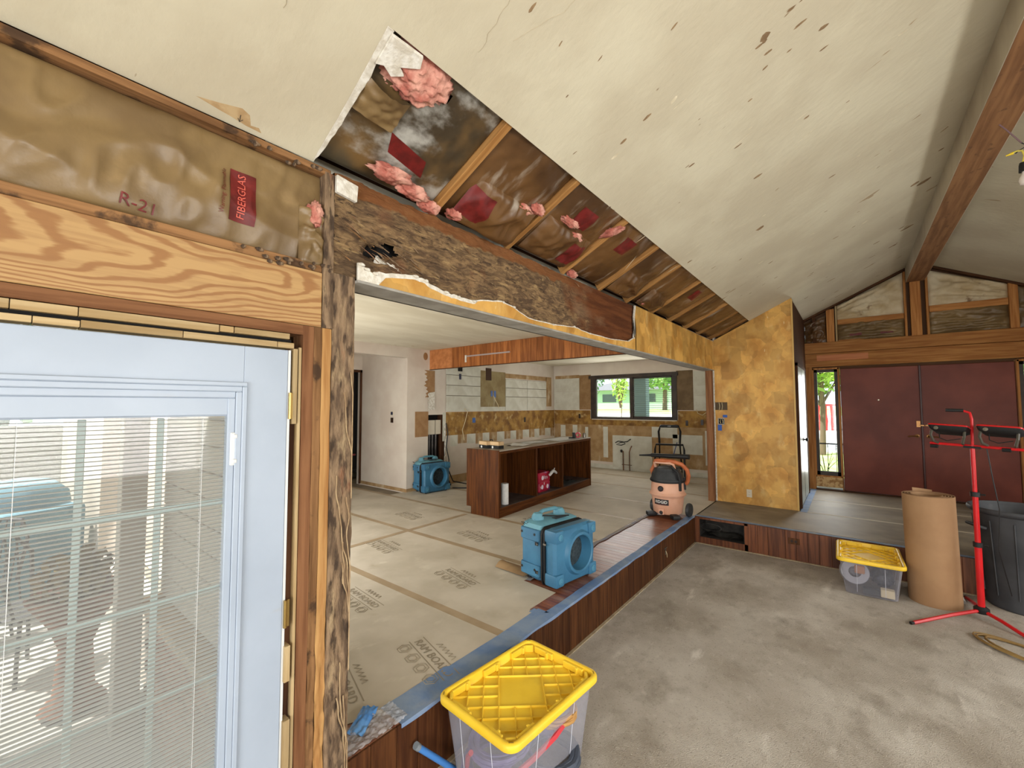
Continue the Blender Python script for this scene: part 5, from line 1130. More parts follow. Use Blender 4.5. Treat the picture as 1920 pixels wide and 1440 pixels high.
# wet/dry vacuum
vc = thing('shop_vacuum', 'faded orange wet and dry vacuum with black motor head by the step corner', 'vacuum', (-1.975, 5.83, ST+.0015), -.10)
org = mat('faded_orange_tank', (212, 164, 140), (200, 148, 120), sc=4, rough=.5, layers=[((226, 172, 140), 3, (1, 1, .6), .5, .75, 5, .6)]); org2 = mat('orange_hose', (190, 108, 66), (170, 90, 52), sc=10, rough=.5)
MB().lathe([(0, .045), (.170, .045), (.185, .06), (.205, .25), (.212, .27), (.230, .285), (.236, .30), (.226, .315), (.212, .33), (.205, .45), (.207, .46), (0, .462)], 48).done('tank', org, vc, smooth=True)
MB().lathe([(.0, .455), (.212, .455), (.220, .462), (.220, .485), (.214, .50), (.206, .51), (.20, .56), (.17, .60), (.16, .635), (.10, .655), (0, .66)], 48).done('motor_head', drkgrey, vc, smooth=True)
MB().lathe([(.2215, .464), (.2235, .470), (.2235, .480), (.2215, .486)], 48).done('head_rim', blk_rub, vc, smooth=True)
MB().tube([(-.13, -.06, .64), (-.13, -.10, .70), (-.10, -.13, .715), (.10, -.13, .715), (.13, -.10, .70), (.13, -.06, .64)], .017, 10).done('carry_handle', org, vc, smooth=True)
MB().lathe([(0, -.006), (.018, -.006), (.030, .004), (.036, .012), (.036, 0), (.0, 0)], 20, M=T3(0.005, -.214, .385) @ R3('X', PI/2)).done('intake_port', mat('port_black', (34, 22, 26), rough=.4), vc, smooth=True)
mb = MB(); R_ = .222
def curved_plate(mb, a0, a1, z0, z1, r, n=10, th=.003, tp=0):
    vs = []; fs = []
    for i in range(n+1):
        a = -PI/2+a0+(a1-a0)*i/n
        for rr in (r, r+th):
            for z in (z0, z1): vs.append((rr*math.cos(a)+0, rr*math.sin(a), z))
    for i in range(n):
        b0 = i*4; c0 = b0+4; fs += [(b0+2, c0+2, c0+3, b0+3), (b0, b0+1, c0+1, c0), (b0+1, b0+3, c0+3, c0+1), (b0, c0, c0+2, b0+2)]
    fs += [(0, 2, 3, 1), (n*4, n*4+1, n*4+3, n*4+2)]
    return mb.add(vs, fs)
curved_plate(MB(), -.48, .48, .172, .246, .204).done('logo_plate', blk_rub, vc, smooth=False)
me = text_mesh('RIDGID', .050, 0)
me.transform(Matrix.Diagonal((1.0, 1.0, 1, 1)))
for vt in me.vertices:
    x, y = vt.co.x, vt.co.y*1.05; a = -PI/2+x/.208; vt.co = (.2082*math.cos(a), .2082*math.sin(a), .210+y)
me.materials.clear(); me.materials.append(mat('white_lettering', (236, 232, 226), rough=.5)); link('lettering', me, vc)
MB().grid(lambda u, v: Vector((.2079*math.cos(-PI/2-.34+.68*u), .2079*math.sin(-PI/2-.34+.68*u), .182+.004*v)), 10, 1).done('logo_underline', MATS['red_print'], vc)
curved_plate(MB(), -.17, .17, .05, .12, .183, th=.02).done('drain_recess', org, vc); MB().lathe([(0, .012), (.02, .012), (.024, 0)], 16, M=T3(0, -.205, .075) @ R3('X', PI/2)).done('drain_cap', blk_rub, vc, smooth=True)
for a in (-2.35, -.75): MB().cbox((0, 0, 0), (.10, .13, .055)).done('front_caster', blk_rub, vc, (.225*math.cos(a), .225*math.sin(a), .035), (0, 0, a+PI/2), bevel=.02, seg=2, smooth=True)
for s_ in (-1, 1):
    MB().lathe([(0, -.025), (.05, -.025), (.085, -.02), (.092, 0), (.085, .02), (.05, .025), (0, .02)], 24, M=T3(s_*.245, .10, .093) @ R3('Y', PI/2)).done('rear_wheel', drkgrey, vc, smooth=True)
for a in (-.35, .3): MB().cbox((0, 0, 0), (.03, .03, .16)).done('latch', blk_rub, vc, (.218*math.cos(a), .218*math.sin(a), .44), (0, 0, a), bevel=.005)
cordm = mat('grey_clip', (120, 122, 120), rough=.4)
MB().tube([(-.15, -.05, .70), (-.10, -.12, .735), (.02, -.13, .745), (.14, -.09, .735), (.21, -.02, .70), (.26, .02, .63), (.27, .04, .55), (.25, .06, .48), (.22, .08, .44)], .027, 14).done('hose', org2, vc, smooth=True)
pts = [(-.15, -.05, .70), (-.10, -.12, .735), (.02, -.13, .745), (.14, -.09, .735), (.21, -.02, .70), (.26, .02, .63), (.27, .04, .55), (.25, .06, .48)]
MB().tube([(.15, .0, .71), (.06, .12, .70), (-.08, .12, .70), (-.19, .05, .68), (-.22, -.0, .58), (-.21, .04, .5)], .027, 14).done('hose', org2, vc, smooth=True)
MB().tube([(-.39, -.02, .775), (-.28, -.03, .785), (-.22, -.03, .79), (-.20, -.03, .792), (.08, -.04, .80), (.32, -.05, .81)], [.010, .014, .018, .027, .028, .032], 12).done('wand', blk_rub, vc, smooth=True)
MB().tube([(.10, -.11, .68), (.20, -.12, .60), (.22, -.11, .50)], .016, 8).done('crevice_tool', blk_rub, vc, smooth=True)

# folding step stool behind the vacuum
sl2 = thing('step_stool', 'black folding step stool with padded top rail by the kitchen window wall', 'step stool', (-2.86, 8.62, ST+.0015), .28)
MB().tube([(-.19, .0, .72), (-.205, .03, .95), (-.17, .05, 1.06), (.17, .05, 1.06), (.205, .03, .95), (.19, .0, .72)], .021, 8).done('top_rail_frame', blk, sl2, smooth=True)
MB().cbox((0, .05, 1.055), (.34, .04, .055)).done('grip_pad', blk_rub, sl2, bevel=.012); lettering('BOSCH'[:0] or 'STEP', .03, whitep, sl2, T3(0, .028, 1.055) @ R3('X', PI/2))
MB().tube([(-.27, -.20, .0), (-.27, -.12, .60), (-.25, -.10, .70), (.25, -.10, .70), (.27, -.12, .60), (.27, -.20, 0)], .019, 8).done('front_frame', blk, sl2, smooth=True)
for s_ in (-1, 1): MB().tube([(s_*.22, .35, .0), (s_*.19, .0, .74)], .014, 8).done('rear_leg', blk, sl2, smooth=True)
for y_, z in ((-.17, .25), (-.14, .48)): MB().cbox((0, y_+.08, z), (.46, .22, .03)).done('step', blk_rub, sl2, bevel=.006)
MB().tube([(.14, .02, .74), (.06, -.06, .45)], .008, 6).done('blue_strap', mat('blue_strap', (40, 60, 120), rough=.7), sl2)

# ---- storage totes
yel = mat('yellow_lid', (244, 206, 58), (236, 194, 46), sc=3, rough=.45, layers=[((186, 156, 62), 3, (1, 1, 1), .52, .78, 7, .55)], bump=.0004, bsc=100)
clr = bpy.data.materials.new('cloudy_clear_plastic'); clr.use_nodes = True; t = NT(clr); b = t.n['Principled BSDF']
b.inputs['Base Color'].default_value = (*lin((190, 190, 200)), 1); b.inputs['Roughness'].default_value = .25
trn = t.new('ShaderNodeBsdfTransparent'); trn.inputs[0].default_value = (.93, .92, .95, 1); mxs = t.new('ShaderNodeMixShader')
lw = t.new('ShaderNodeLayerWeight'); lw.inputs[0].default_value = .35
t.l.new(t.math('MULTIPLY_ADD', lw.outputs['Facing'], .45, .16), mxs.inputs[0]); t.l.new(trn.outputs[0], mxs.inputs[1]); t.l.new(b.outputs[0], mxs.inputs[2]); t.l.new(mxs.outputs[0], t.n['Material Output'].inputs[0])
def make_tote(label, hx, hy, h, lift=0):
    t = thing('storage_tote', label, 'storage bin', group='clear totes with yellow lids')
    mb = MB(); R0 = lambda a, b_, z, r=.05: [(x, y, z) for x, y in rrect(a, b_, r, 6)]
    loft(mb, [R0(hx-.075, hy-.075, .004), R0(hx-.065, hy-.065, .008), R0(hx-.045, hy-.045, h*.5), R0(hx-.028, hy-.028, h-.045), R0(hx-.02, hy-.02, h-.04), R0(hx-.02, hy-.02, h-.02)], True, False)
    mb.done('bin_body', clr, t, smooth=True, fix=True)
    ribm = mat('tote_rib', (196, 196, 206), rough=.3)
    for s_ in (-1, 1):
        for q in (-.4, .4):
            MB().tube([(s_*(hx-.063), q*hy, .03), (s_*(hx-.027), q*hy, h-.05)], .0018, 4).done('body_rib', ribm, t); MB().tube([(q*hx, s_*(hy-.063), .03), (q*hx, s_*(hy-.027), h-.05)], .0018, 4).done('body_rib', ribm, t)
    mb = MB(); z = h
    prof = [(0.002, -.030), (0.0, -.026), (0, -.006), (.006, .002), (.014, .004), (.022, .004), (.027, .0), (.031, -.034), (.035, -.040)]
    loft(mb, [R0(hx-o_, hy-o_, z+dz, max(.012, .06-o_)) for o_, dz in prof]+[R0(.02, .02, z-.040, .012)], False, True)
    lid_o = mb.done('lid', yel, t, smooth=True)
    # diagonal ribs on the recessed field, none on the plain centre
    ix, iy = hx-.038, hy-.038; cxr, cyr = hx*.42, hy*.36; zr_ = z-.040; rib = MB(); N_ = 60
    for d_ in (-1, 1):
        for q in range(-6, 6):
            c0 = (q+.5)*.11; seg = None; s0 = None
            pts = [(tt, d_*tt+c0) for tt in [(-ix)+2*ix*i/N_ for i in range(N_+1)]]
            run = []
            for p in pts+[(9, 9)]:
                ok = abs(p[0]) <= ix and abs(p[1]) <= iy and not (abs(p[0]+p[1]) < .163 and abs(p[0]-p[1]) < .163)
                if ok: run.append(p)
                else:
                    if len(run) > 2:
                        a = Vector((*run[0], zr_)); b_ = Vector((*run[-1], zr_)); e = (b_-a).normalized(); n_ = Vector((-e.y, e.x, 0))*.0035; u_ = Vector((0, 0, .009))
                        rib.add([a-n_, a+n_, b_+n_, b_-n_, a-n_*.5+u_, a+n_*.5+u_, b_+n_*.5+u_, b_-n_*.5+u_], [(4, 5, 6, 7), (0, 1, 5, 4), (1, 2, 6, 5), (2, 3, 7, 6), (3, 0, 4, 7)])
                    run = []
    rib.done('lid_ribs', yel, lid_o)['kind'] = 'stuff'
    for s_ in (-1, 1):
        for q in (-.62, 0, .62): MB().cbox((0, 0, 0), (.018, .12, .036)).cbox((-s_*.012, .03, 0), (.016, .016, .036)).done('stacking_lug', yel, lid_o, (s_*(hx-.038), q*hy, z-.021), bevel=.004)
        for q in (-.4, .4) if 1 else (): MB().cbox((0, 0, 0), (.13, .018, .036)).cbox((.03, -s_*.012, 0), (.016, .016, .036)).done('stacking_lug', yel, lid_o, (q*hx, s_*(hy-.038), z-.021), bevel=.004)
        for s2 in (-1, 1): MB().cbox((0, 0, 0), (.055, .018, .034)).done('corner_lug', yel, lid_o, (s_*(hx-.056), s2*(hy-.056), z-.021), (0, 0, -s_*s2*PI/4), bevel=.006); MB().cbox((0, 0, 0), (.022, .004, .003)).done('lid_slot', mat('slot_shadow', (120, 92, 20), rough=.9), lid_o, (s_*(hx-.03), s2*(hy-.03), z+.0035), (0, 0, -s_*s2*PI/4))
    return t
t1 = make_tote('clear tote with yellow lid in the foreground against the step', .258, .352, .40)
t1.location = (-1.375, 1.793, 0); t1.rotation_euler = (0, 0, -.075)
t2 = make_tote('clear tote with yellow lid at the far step beside the paper roll', .258, .352, .345)
t2.location = (.085, 5.625, 0); t2.rotation_euler = (.0, 0, .02)
def coil(label, cat, name, mt, c, r, n, wr, ax='z', seed=0, sq=1.0, tilt=0, rz=0, group=None):
    pts = []; rnd = random.Random(seed)
    for i in range(n*22):
        a = i*2*PI/22; k = i/(n*22); rr = r*(1+.10*math.sin(a*.37+seed)+.05*math.sin(a*1.3))
        p = Vector((rr*math.cos(a), rr*sq*math.sin(a), wr*1.3+wr*1.2*abs(math.sin(i*.13+seed))*2+wr*.4*(i % 22)/22))
        pts.append(p)
    o = MB().tube(pts, wr, 6).done(name, mt, None, c, (tilt, 0, rz), smooth=True); return tag(o, label, cat, group)
lil = mat('lilac_cord', (124, 112, 158), (100, 92, 134), sc=8, rough=.5); tanr = mat('tan_rope', (206, 164, 104), (180, 136, 80), sc=12, rough=.9); redc = mat('red_cord', (196, 60, 68), rough=.5)
coil('coiled lilac extension cord inside the foreground tote', 'cord', 'extension_cord', lil, (-1.42, 1.66, .03), .15, 7, .011, seed=1)
coil('second lilac hose coil on top of the cord in the foreground tote', 'cord', 'extension_cord', lil, (-1.44, 1.70, .12), .13, 7, .012, seed=4, tilt=.15)
coil('tan rope coil under the lid in the foreground tote', 'rope', 'rope', tanr, (-1.26, 1.90, .24), .11, 9, .010, seed=2, tilt=.0)
coil('dark slate cable in the bottom right of the foreground tote', 'cord', 'extension_cord', mat('slate_cord', (70, 78, 92), rough=.6), (-1.26, 1.88, .02), .13, 8, .014, seed=6)
tag(MB().tube([(-1.40, 1.48, .03), (-1.30, 1.52, .10), (-1.20, 1.66, .20), (-1.15, 1.76, .26), (-1.16, 1.92, .27)], .013, 8).tube([(-1.53, 1.55, .02), (-1.50, 1.53, .14), (-1.45, 1.50, .2)], .012, 8).done('jumper_cable', redc, None, smooth=True), 'red cable strand inside the foreground tote', 'cord')
tag(lump('folded_cloth', (-1.40, 1.98, .12), .10, .07, .09, 12, mat('grey_violet_cloth', (112, 106, 134), (90, 86, 110), sc=6, rough=.9), None), 'grey-violet folded cloth filling the middle of the foreground tote', 'cloth')
tag(MB().lathe([(.05, -.03), (.11, -.03), (.12, 0), (.11, .03), (.05, .03), (.05, -.03)], 24, M=R3('X', PI/2-.2)).done('tape_roll', mat('grey_tape', (150, 150, 158), rough=.5), None, (-.03, 5.40, .20), (0, 0, .15), smooth=True), 'grey tape roll at the front left inside the far tote', 'tape')
tag(box('cork_block', -.03, .05, 5.375, 5.41, .19, .27, mat('cork', (170, 118, 84), rough=.8), bevel=.008), 'brown block in front of the tape roll inside the far tote', 'block')
tag(lump('dark_tool_case', (.18, 5.58, .14), .08, .12, .08, 8, mat('case_slate', (58, 62, 76), (40, 44, 54), sc=6, rough=.5), None), 'dark slate bundle on the right inside the far tote', 'bag')
tag(box('dark_book', .03, .15, 5.36, 5.42, .02, .07, drkgrey, bevel=.003), 'dark flat box at the bottom front inside the far tote', 'box')
tag(box('cream_carton', .16, .26, 5.37, 5.44, .015, .085, mat('cream_card', (212, 198, 162), rough=.8), bevel=.003), 'cream carton at the bottom right corner inside the far tote', 'box')
tag(lump('white_bundle', (-.02, 5.72, .12), .09, .12, .08, 15, mat('pale_bundle', (150, 148, 156), (110, 108, 118), sc=6, rough=.8), None), 'pale crumpled bundle behind the tape roll in the far tote', 'bundle')

# ---- standing roll of floor paper
kraftb = mat('kraft_board_roll', (166, 130, 94), (154, 118, 84), sc=3, rough=.75, bump=.0006, bsc=90)
rollt = thing('paperboard_roll', 'tall upright roll of brown floor protection board beside the far tote', 'paper roll', (.545, 5.60, 0)); rollt.rotation_euler = (.012, -.012, -.6)
outer = []; N_ = 220; turns = 4.3
for i in range(N_+1):
    a = i/N_*turns*2*PI; r = .108+(.192-.108)*(i/N_)+(.006*max(0, (i/N_-.955))/.045); outer.append((r, a))
mb = MB(); th_ = .0065; vs = []
for r, a in outer:
    for rr in (r-th_, r):
        for z in (0, .985): vs.append((rr*math.cos(a), rr*math.sin(a), z))
fs = []
for i in range(N_):
    a0 = i*4; b0 = a0+4; fs += [(a0+2, b0+2, b0+3, a0+3), (a0, a0+1, b0+1, b0), (a0+1, a0+3, b0+3, b0+1), (a0, b0, b0+2, a0+2)]
fs += [(0, 2, 3, 1), (N_*4, N_*4+1, N_*4+3, N_*4+2)]
mb.add(vs, fs).done('rolled_board', kraftb, rollt, smooth=True)
a = outer[-1][1]; r = .198
MB().grid(lambda u, v: Vector((r*math.cos(a+.7*u)+.012*u*math.cos(a+.7*u), r*math.sin(a+.7*u)+.012*u*math.sin(a+.7*u), .01+(1.0-.01)*v+.012*u*v)), 10, 2).done('loose_flap', kraftb, rollt, smooth=True)

# ---- red tripod work light
rst = thing('work_light_stand', 'red tripod work light stand with two black lamp heads by the trash can', 'work light', (.815, 5.42, 0))
redm = mat('red_enamel', (206, 28, 34), (186, 22, 28), sc=3, rough=.3)
for dx, dy in ((-.47, -.50), (.20, -.27), (-.03, .44)): 
    MB().tube([(dx*.07, dy*.07, .065), (dx*.45, dy*.45, .05), (dx, dy, .013)], .014, 6).done('leg', redm, rst)
    MB().tube([(dx*.98, dy*.98, .014), (dx*1.04, dy*1.04, .013)], .0125, 8).done('foot_cap', blk_rub, rst)
MB().lathe([(0, .045), (.045, .045), (.05, .055), (.05, .085), (.032, .10), (.0, .10)], 16).done('hub', blk_rub, rst, smooth=True)
MB().tube([(0, 0, .05), (0, 0, .62)], .0235, 14).done('lower_tube', redm, rst, smooth=True); MB().tube([(0, 0, .6), (0, 0, 1.05)], .019, 14).done('middle_tube', redm, rst, smooth=True); MB().tube([(0, 0, 1.03), (0, 0, 1.47)], .015, 14).done('upper_tube', redm, rst, smooth=True)
for z in (.62, 1.05): MB().lathe([(.016, -.02), (.031, -.02), (.031, .02), (.016, .02)], 16, (0, 0, z)).tube([(.02, 0, z), (.06, -.01, z)], .008, 6).done('collar', blk_rub, rst, smooth=True)
bd = Vector((.94, -.34, 0)).normalized(); bn_ = Vector((.34, .94, 0)).normalized()
MB().tube([bd*-.27+Vector((0, 0, 1.475)), bd*.30+Vector((0, 0, 1.455))], .012, 8).done('cross_bar', redm, rst); MB().cbox((0, 0, 0), (.11, .035, .02)).done('bar_clamp', blk_rub, rst, (0, 0, 1.455), (0, .03, -.35), bevel=.004)
for s_ in (-.27, .17): MB().tube([bd*s_+Vector((0, -.01, 1.448)), bd*(s_+.05)+Vector((0, -.01, 1.448))], .016, 8).done('bar_cap', blk_rub, rst)
grb = mat('grey_bracket', (76, 72, 62), rough=.5)
for c_, nm in ((-.135, 0), (.17, 1)):
    o = bd*c_+Vector((0, 0, 1.60)); M_ = T3(*o) @ Matrix.Rotation(math.atan2(bd.y, bd.x), 4, 'Z') @ R3('X', -.28) @ R3('Y', .06)
    hw_ = .125; mb = MB(); loft(mb, [[tuple(M_ @ Vector((x, y, z))) for x, y in rrect(a_, b_, .025, 3)] for a_, b_, z in ((.09, .06, -.035), (.12, .085, -.012), (.13, .095, .014))], True, True); lh = mb.done('lamp_housing', blk_rub, rst, smooth=True)
    mb = MB(); loft(mb, [[tuple(M_ @ Vector((x, y, z))) for x, y in rrect(a_, b_, .025, 3)] for a_, b_, z in ((.132, .097, .015), (.132, .097, .026), (.118, .083, .034))], True, True); mb.done('lamp_bezel', redm, lh, smooth=True)
    mb = MB(); loft(mb, [[tuple(M_ @ Vector((x, y, z))) for x, y in rrect(.105, .070, .015, 3)] for z in (.0345, .036)], True, True); mb.done('lamp_lens', mat('lamp_lens', (200, 205, 205), rough=.15), lh)
    for s_ in (-.105, .105): MB().tube([tuple(M_ @ Vector((s_, -.05, -.02))), tuple(M_ @ Vector((s_*1.02, -.055, -.07))), tuple(M_ @ Vector((s_*.9, -.02, -.115)))+(), tuple(bd*(c_+s_*.75)+Vector((0, 0, 1.475)))], .0105, 6).done('lamp_bracket', grb, rst)
    MB().tube([tuple(M_ @ Vector((-.06, -.03, -.03))), tuple(M_ @ Vector((-.05, -.04, -.09))), tuple(M_ @ Vector((.0, -.04, -.11))), tuple(M_ @ Vector((.08, -.03, -.08)))], .004, 6).done('lamp_cord', blk_rub, rst)
    MB().lathe([(0, .0), (.016, 0), (.016, .004), (0, .006)], 12, M=M_ @ T3(-.07, -.088, -.01) @ R3('X', PI/2)).done('badge', steel, lh)
MB().tube([(-.0, 0, 1.46), (.005, 0, 1.70), (-.005, 0, 1.755), (-.05, .01, 1.775)], .010, 8).done('carry_bar', redm, rst, smooth=True); MB().tube([(-.04, .01, 1.775), (-.15, .03, 1.778)], .015, 10).done('carry_grip', blk_rub, rst, smooth=True)
MB().tube([tuple(bd*.08+Vector((0, -.03, 1.45))), (.10, -.05, 1.2), (.13, -.04, .95), (.12, 0, .6), (.2, .12, .2)], .004, 6).done('power_cord', blk_rub, rst)

# ---- trash can
gry = mat('charcoal_can', (66, 68, 72), (52, 54, 58), sc=4, rough=.55, layers=[((104, 104, 104), 5, (1, 1, .4), .6, .75, 6, .5)])
tc = thing('trash_can', 'large round charcoal grey trash can at the right edge behind the red stand', 'trash can', (1.17, 5.93, 0))
MB().lathe([(0, .0), (.235, .0), (.245, .01), (.305, .83), (.32, .835), (.338, .85), (.342, .868), (.335, .885), (.318, .885), (.31, .86), (.298, .84), (.24, .03), (0, .025)], 56).done('can_body', gry, tc, smooth=True)
for a in (3.5, .4): MB().tube([(.30*math.cos(a-.25), .30*math.sin(a-.25), .70), (.36*math.cos(a-.15), .36*math.sin(a-.15), .72), (.36*math.cos(a+.15), .36*math.sin(a+.15), .72), (.30*math.cos(a+.25), .30*math.sin(a+.25), .70)], .014, 8).done('can_handle', gry, tc, smooth=True)
for k in range(12):
    a = k*PI/6+.2; MB().tube([(.262*math.cos(a), .262*math.sin(a), .12), (.306*math.cos(a), .306*math.sin(a), .78)], .006, 5).done('can_rib', gry, tc)

# ---- cord coil on the carpet, pipes, scraps
coil('tan extension cord lying in long loops on the carpet before the red stand', 'cord', 'extension_cord', mat('olive_tan_cord', (150, 122, 72), (128, 100, 56), sc=9, rough=.6), (.98, 4.80, .0), .31, 6, .0055, seed=3, sq=.42, rz=-.62)
tag(MB().tube([(.745, 5.72, .02), (.665, 5.95, .27)], .016, 12).tube([(.745, 5.72, .02), (.75, 5.705, .012)], .018, 12).done('pipe_offcut', mat('pale_pvc', (170, 168, 164), rough=.4), None, smooth=True), 'short pale pipe leaning at the step behind the paper roll', 'pipe')
pb = thing('blue_pole', 'blue pole end with grey cap leaning against the step in the foreground', 'pole', (-1.655, 1.345, .225))
MB().tube([(0, .01, -.012), (.045, .20, -.21)], .015, 12).done('shaft', mat('blue_plastic', (66, 122, 188), rough=.35), pb, smooth=True); MB().tube([(-.003, -.004, .004), (0, .012, -.014)], .017, 12).done('end_cap', mat('grey_cap', (120, 128, 134), rough=.5), pb, smooth=True)
film = bpy.data.materials.new('crumpled_film'); film.use_nodes = True; t = NT(film); b = t.n['Principled BSDF']; b.inputs['Base Color'].default_value = (.55, .55, .57, 1); b.inputs['Roughness'].default_value = .12
trn = t.new('ShaderNodeBsdfTransparent'); mxs = t.new('ShaderNodeMixShader'); mxs.inputs[0].default_value = .45; t.l.new(trn.outputs[0], mxs.inputs[1]); t.l.new(b.outputs[0], mxs.inputs[2]); t.l.new(mxs.outputs[0], t.n['Material Output'].inputs[0])
tag(MB().grid(lambda u, v: Vector((-.15+.145*u, -.16+.32*v, .006+.016*abs(nz((u*5, v*9, 1), 1))+.01*abs(nz((u*14, v*20, 2), 1)))), 40, 60).done('plastic_film', film, None, (-1.69, 1.17, ST+.004), smooth=2), 'crumpled clear plastic film on the step beside the eaten post', 'plastic film')
tag(MB().grid(lambda u, v: Vector((-.04+.08*u, -.09+.18*v, .012+.02*math.sin(u*3)*math.sin(v*3)+.012*nz((u*5, v*6, 3), 1))), 20, 24).done('painters_tape', mat('loose_blue_tape', (70, 128, 196), (96, 146, 200), sc=5, rough=.5), None, (-1.83, 1.17, ST+.006), (0, 0, .6), smooth=2), 'loose bright blue tape curling up beside the eaten post', 'tape')
tag(MB().grid(lambda u, v: Vector((.36*u, .17*v-.02*u, .006+.05*math.sin(PI*min(1, v*1.1))*(1-u)*.8+.012*u)), 20, 16).done('board_offcut', mat('board_offcut', (150, 122, 86), (136, 108, 74), sc=6, rough=.8), None, (-2.60, 3.00, ST+.003), (0, 0, -.06), smooth=True), 'curled brown paperboard offcut left of the near air mover', 'cardboard')
for k, (pts, lb) in enumerate(((((-5.6, 5.3, .02), (-5.4, 5.5, .012), (-5.0, 5.6, .012), (-4.5, 5.4, .012), (-4.25, 5.3, .012)), 'front black cable on the floor between far air mover and island'), (((-5.75, 5.35, .30), (-5.74, 5.45, .1), (-5.5, 5.75, .012), (-5.0, 5.95, .012), (-4.4, 6.0, .012)), 'rear black cable on the floor between far air mover and island'))):
    tag(MB().tube([(p[0], p[1], p[2]+ST) for p in pts], .011, 8).done('power_cable', blk_rub, None, smooth=True), lb, 'cable')
tag(MB().tube([(KX+.02, 5.49, 1.5), (KX+.03, 5.53, 1.3), (KX+.02, 5.50, 1.05), (KX+.03, 5.56, .8), (KX+.05, 5.52, .45), (KX+.15, 5.5, ST+.012)], .010, 6).done('wall_cable', blk_rub, None, smooth=True), 'black cable hanging from the junction hole down behind the far air mover', 'cable')
creamw = mat('cream_wire', (206, 190, 150), rough=.6)
tag(MB().tube([(KX+.01, 5.98, 1.78), (KX+.04, 6.04, 1.7), (KX+.03, 5.98, 1.5), (KX+.02, 5.92, 1.35), (KX+.04, 5.95, 1.15)], .007, 6).done('wall_wire', creamw, None, smooth=True), 'cream wire dangling over the yellow glue band left of the blue box', 'wire')
tag(MB().tube([(KX+.01, 6.86, 2.04), (KX+.04, 6.88, 1.95), (KX+.03, 6.98, 1.85), (KX+.02, 7.02, 1.78)], .007, 6).done('wall_wire', creamw, None, smooth=True), 'cream wire hanging in the bare patch between the white wall boards', 'wire')
tag(MB().tube([(-2.5, YF-.02, 1.74), (-2.47, YF-.04, 1.66), (-2.38, YF-.05, 1.62), (-2.30, YF-.04, 1.68), (-2.24, YF-.02, 1.73)], .007, 6).done('wall_wire', creamw, None, smooth=True), 'cream wire looping below the white board right of the kitchen window', 'wire')
pb = thing('plumbing_stub', 'pair of copper pipe stubs joined by a bar under the kitchen window', 'pipes', (-4.03, YF-.05, ST)); cop = mat('aged_copper', (120, 84, 60), (90, 66, 50), sc=9, rough=.5, metal=.6)
MB().tube([(-.075, 0, 0), (-.075, 0, .44)], .014, 8).done('riser', cop, pb, smooth=True); MB().tube([(.075, 0, 0), (.075, 0, .42), (.10, .0, .50), (.12, .03, .56)], .012, 8).done('riser', cop, pb, smooth=True); MB().tube([(-.11, 0, .13), (.13, 0, .13)], .008, 6).done('cross_bar', cop, pb)
MB().lathe([(0, 0), (.02, 0), (.03, .05), (0, .07)], 10, (-.13, .03, .40)).done('valve', blk_rub, pb)
tag(MB().tube([(-4.30, YF-.03, .96), (-4.22, YF-.05, 1.00), (-4.10, YF-.05, .99), (-4.05, YF-.05, .95), (-4.15, YF-.05, .91), (-4.27, YF-.04, .92), (-4.18, YF-.03, .97), (-4.0, YF-.05, 1.0), (-3.92, YF-.05, 1.06)], .010, 6).done('hose_loop', blk_rub, None, smooth=True), 'black flexible hose loop poking out of the wall under the window', 'hose')
def bare_box(label, x, z, y=YF, w_=.05, h_=.11): return tag(box('outlet_hole', x-w_/2, x+w_/2, y-.012, y-.002, z-h_/2, z+h_/2, outb), label, 'outlet')
bare_box('small dark outlet hole in the glue band at the corner left of the kitchen window', -5.25, 1.56); bare_box('dark upright outlet box just right of the kitchen window sill', -2.70, 1.45); bare_box('dark outlet hole in the glue band nearest the opening stud', -2.40, 1.47)
tag(box('outlet_hole', KX, KX+.012, 7.95, 8.01, 1.44, 1.55, outb), 'small dark outlet hole in the left kitchen wall glue band', 'outlet')
outlet('white outlet low on the ochre closet wall', (-1.23, 7.2, .512), (0, 0, 0))
gb = thing('thermostat_box', 'open switch box with bare wires on the ochre wall beside the opening', 'switch', (-1.585, 7.195, 1.575))
MB().cbox((0, -.006, 0), (.09, .012, .10)).done('box_rim', steel, gb, bevel=.002); MB().cbox((0, -.013, 0), (.07, .004, .08)).done('box_inside', dark, gb)
for k in range(4): MB().tube([(-.02+.014*k, -.012, -.03), (-.03+.02*k, -.03, 0), (-.02+.012*k, -.02, .03)], .004, 5).done('wire', creamw if k % 2 else blk_rub, gb)
ob = thing('wall_cutout', 'dark square hole with two wires high on the ochre wall by the opening', 'wall opening', (-1.58, 7.197, 1.81))
MB().cbox((0, -.002, 0), (.17, .006, .12)).done('opening', mat('grey_cavity', (84, 70, 52), rough=.9), ob); 
for k in (-.03, .01): MB().tube([(k, -.008, -.055), (k+.01, -.016, 0), (k, -.008, .055)], .004, 5).done('wire', creamw, ob)
bt_ = mat('bright_blue_tape', (44, 84, 160), rough=.6)
tag(box('painters_tape', -1.56, -1.50, 7.188, 7.198, 1.635, 1.675, bt_), 'small blue tape square just above the open switch box', 'tape'); tag(box('painters_tape', -1.635, -1.58, 7.188, 7.198, 1.43, 1.52, bt_), 'small blue tape strip just below the open switch box', 'tape')
cs = thing('broken_outlet', 'broken small pale outlet plate on the long dark step face', 'outlet', (W+.001, 4.88, .20)); MB().cbox((.002, 0, .02), (.004, .09, .012)).cbox((.002, 0, -.02), (.004, .02, .07)).done('plate_remnant', steel, cs); MB().tube([(.003, 0, -.01), (.012, .01, -.05), (.006, .03, -.09)], .003, 5).done('wire', creamw, cs)
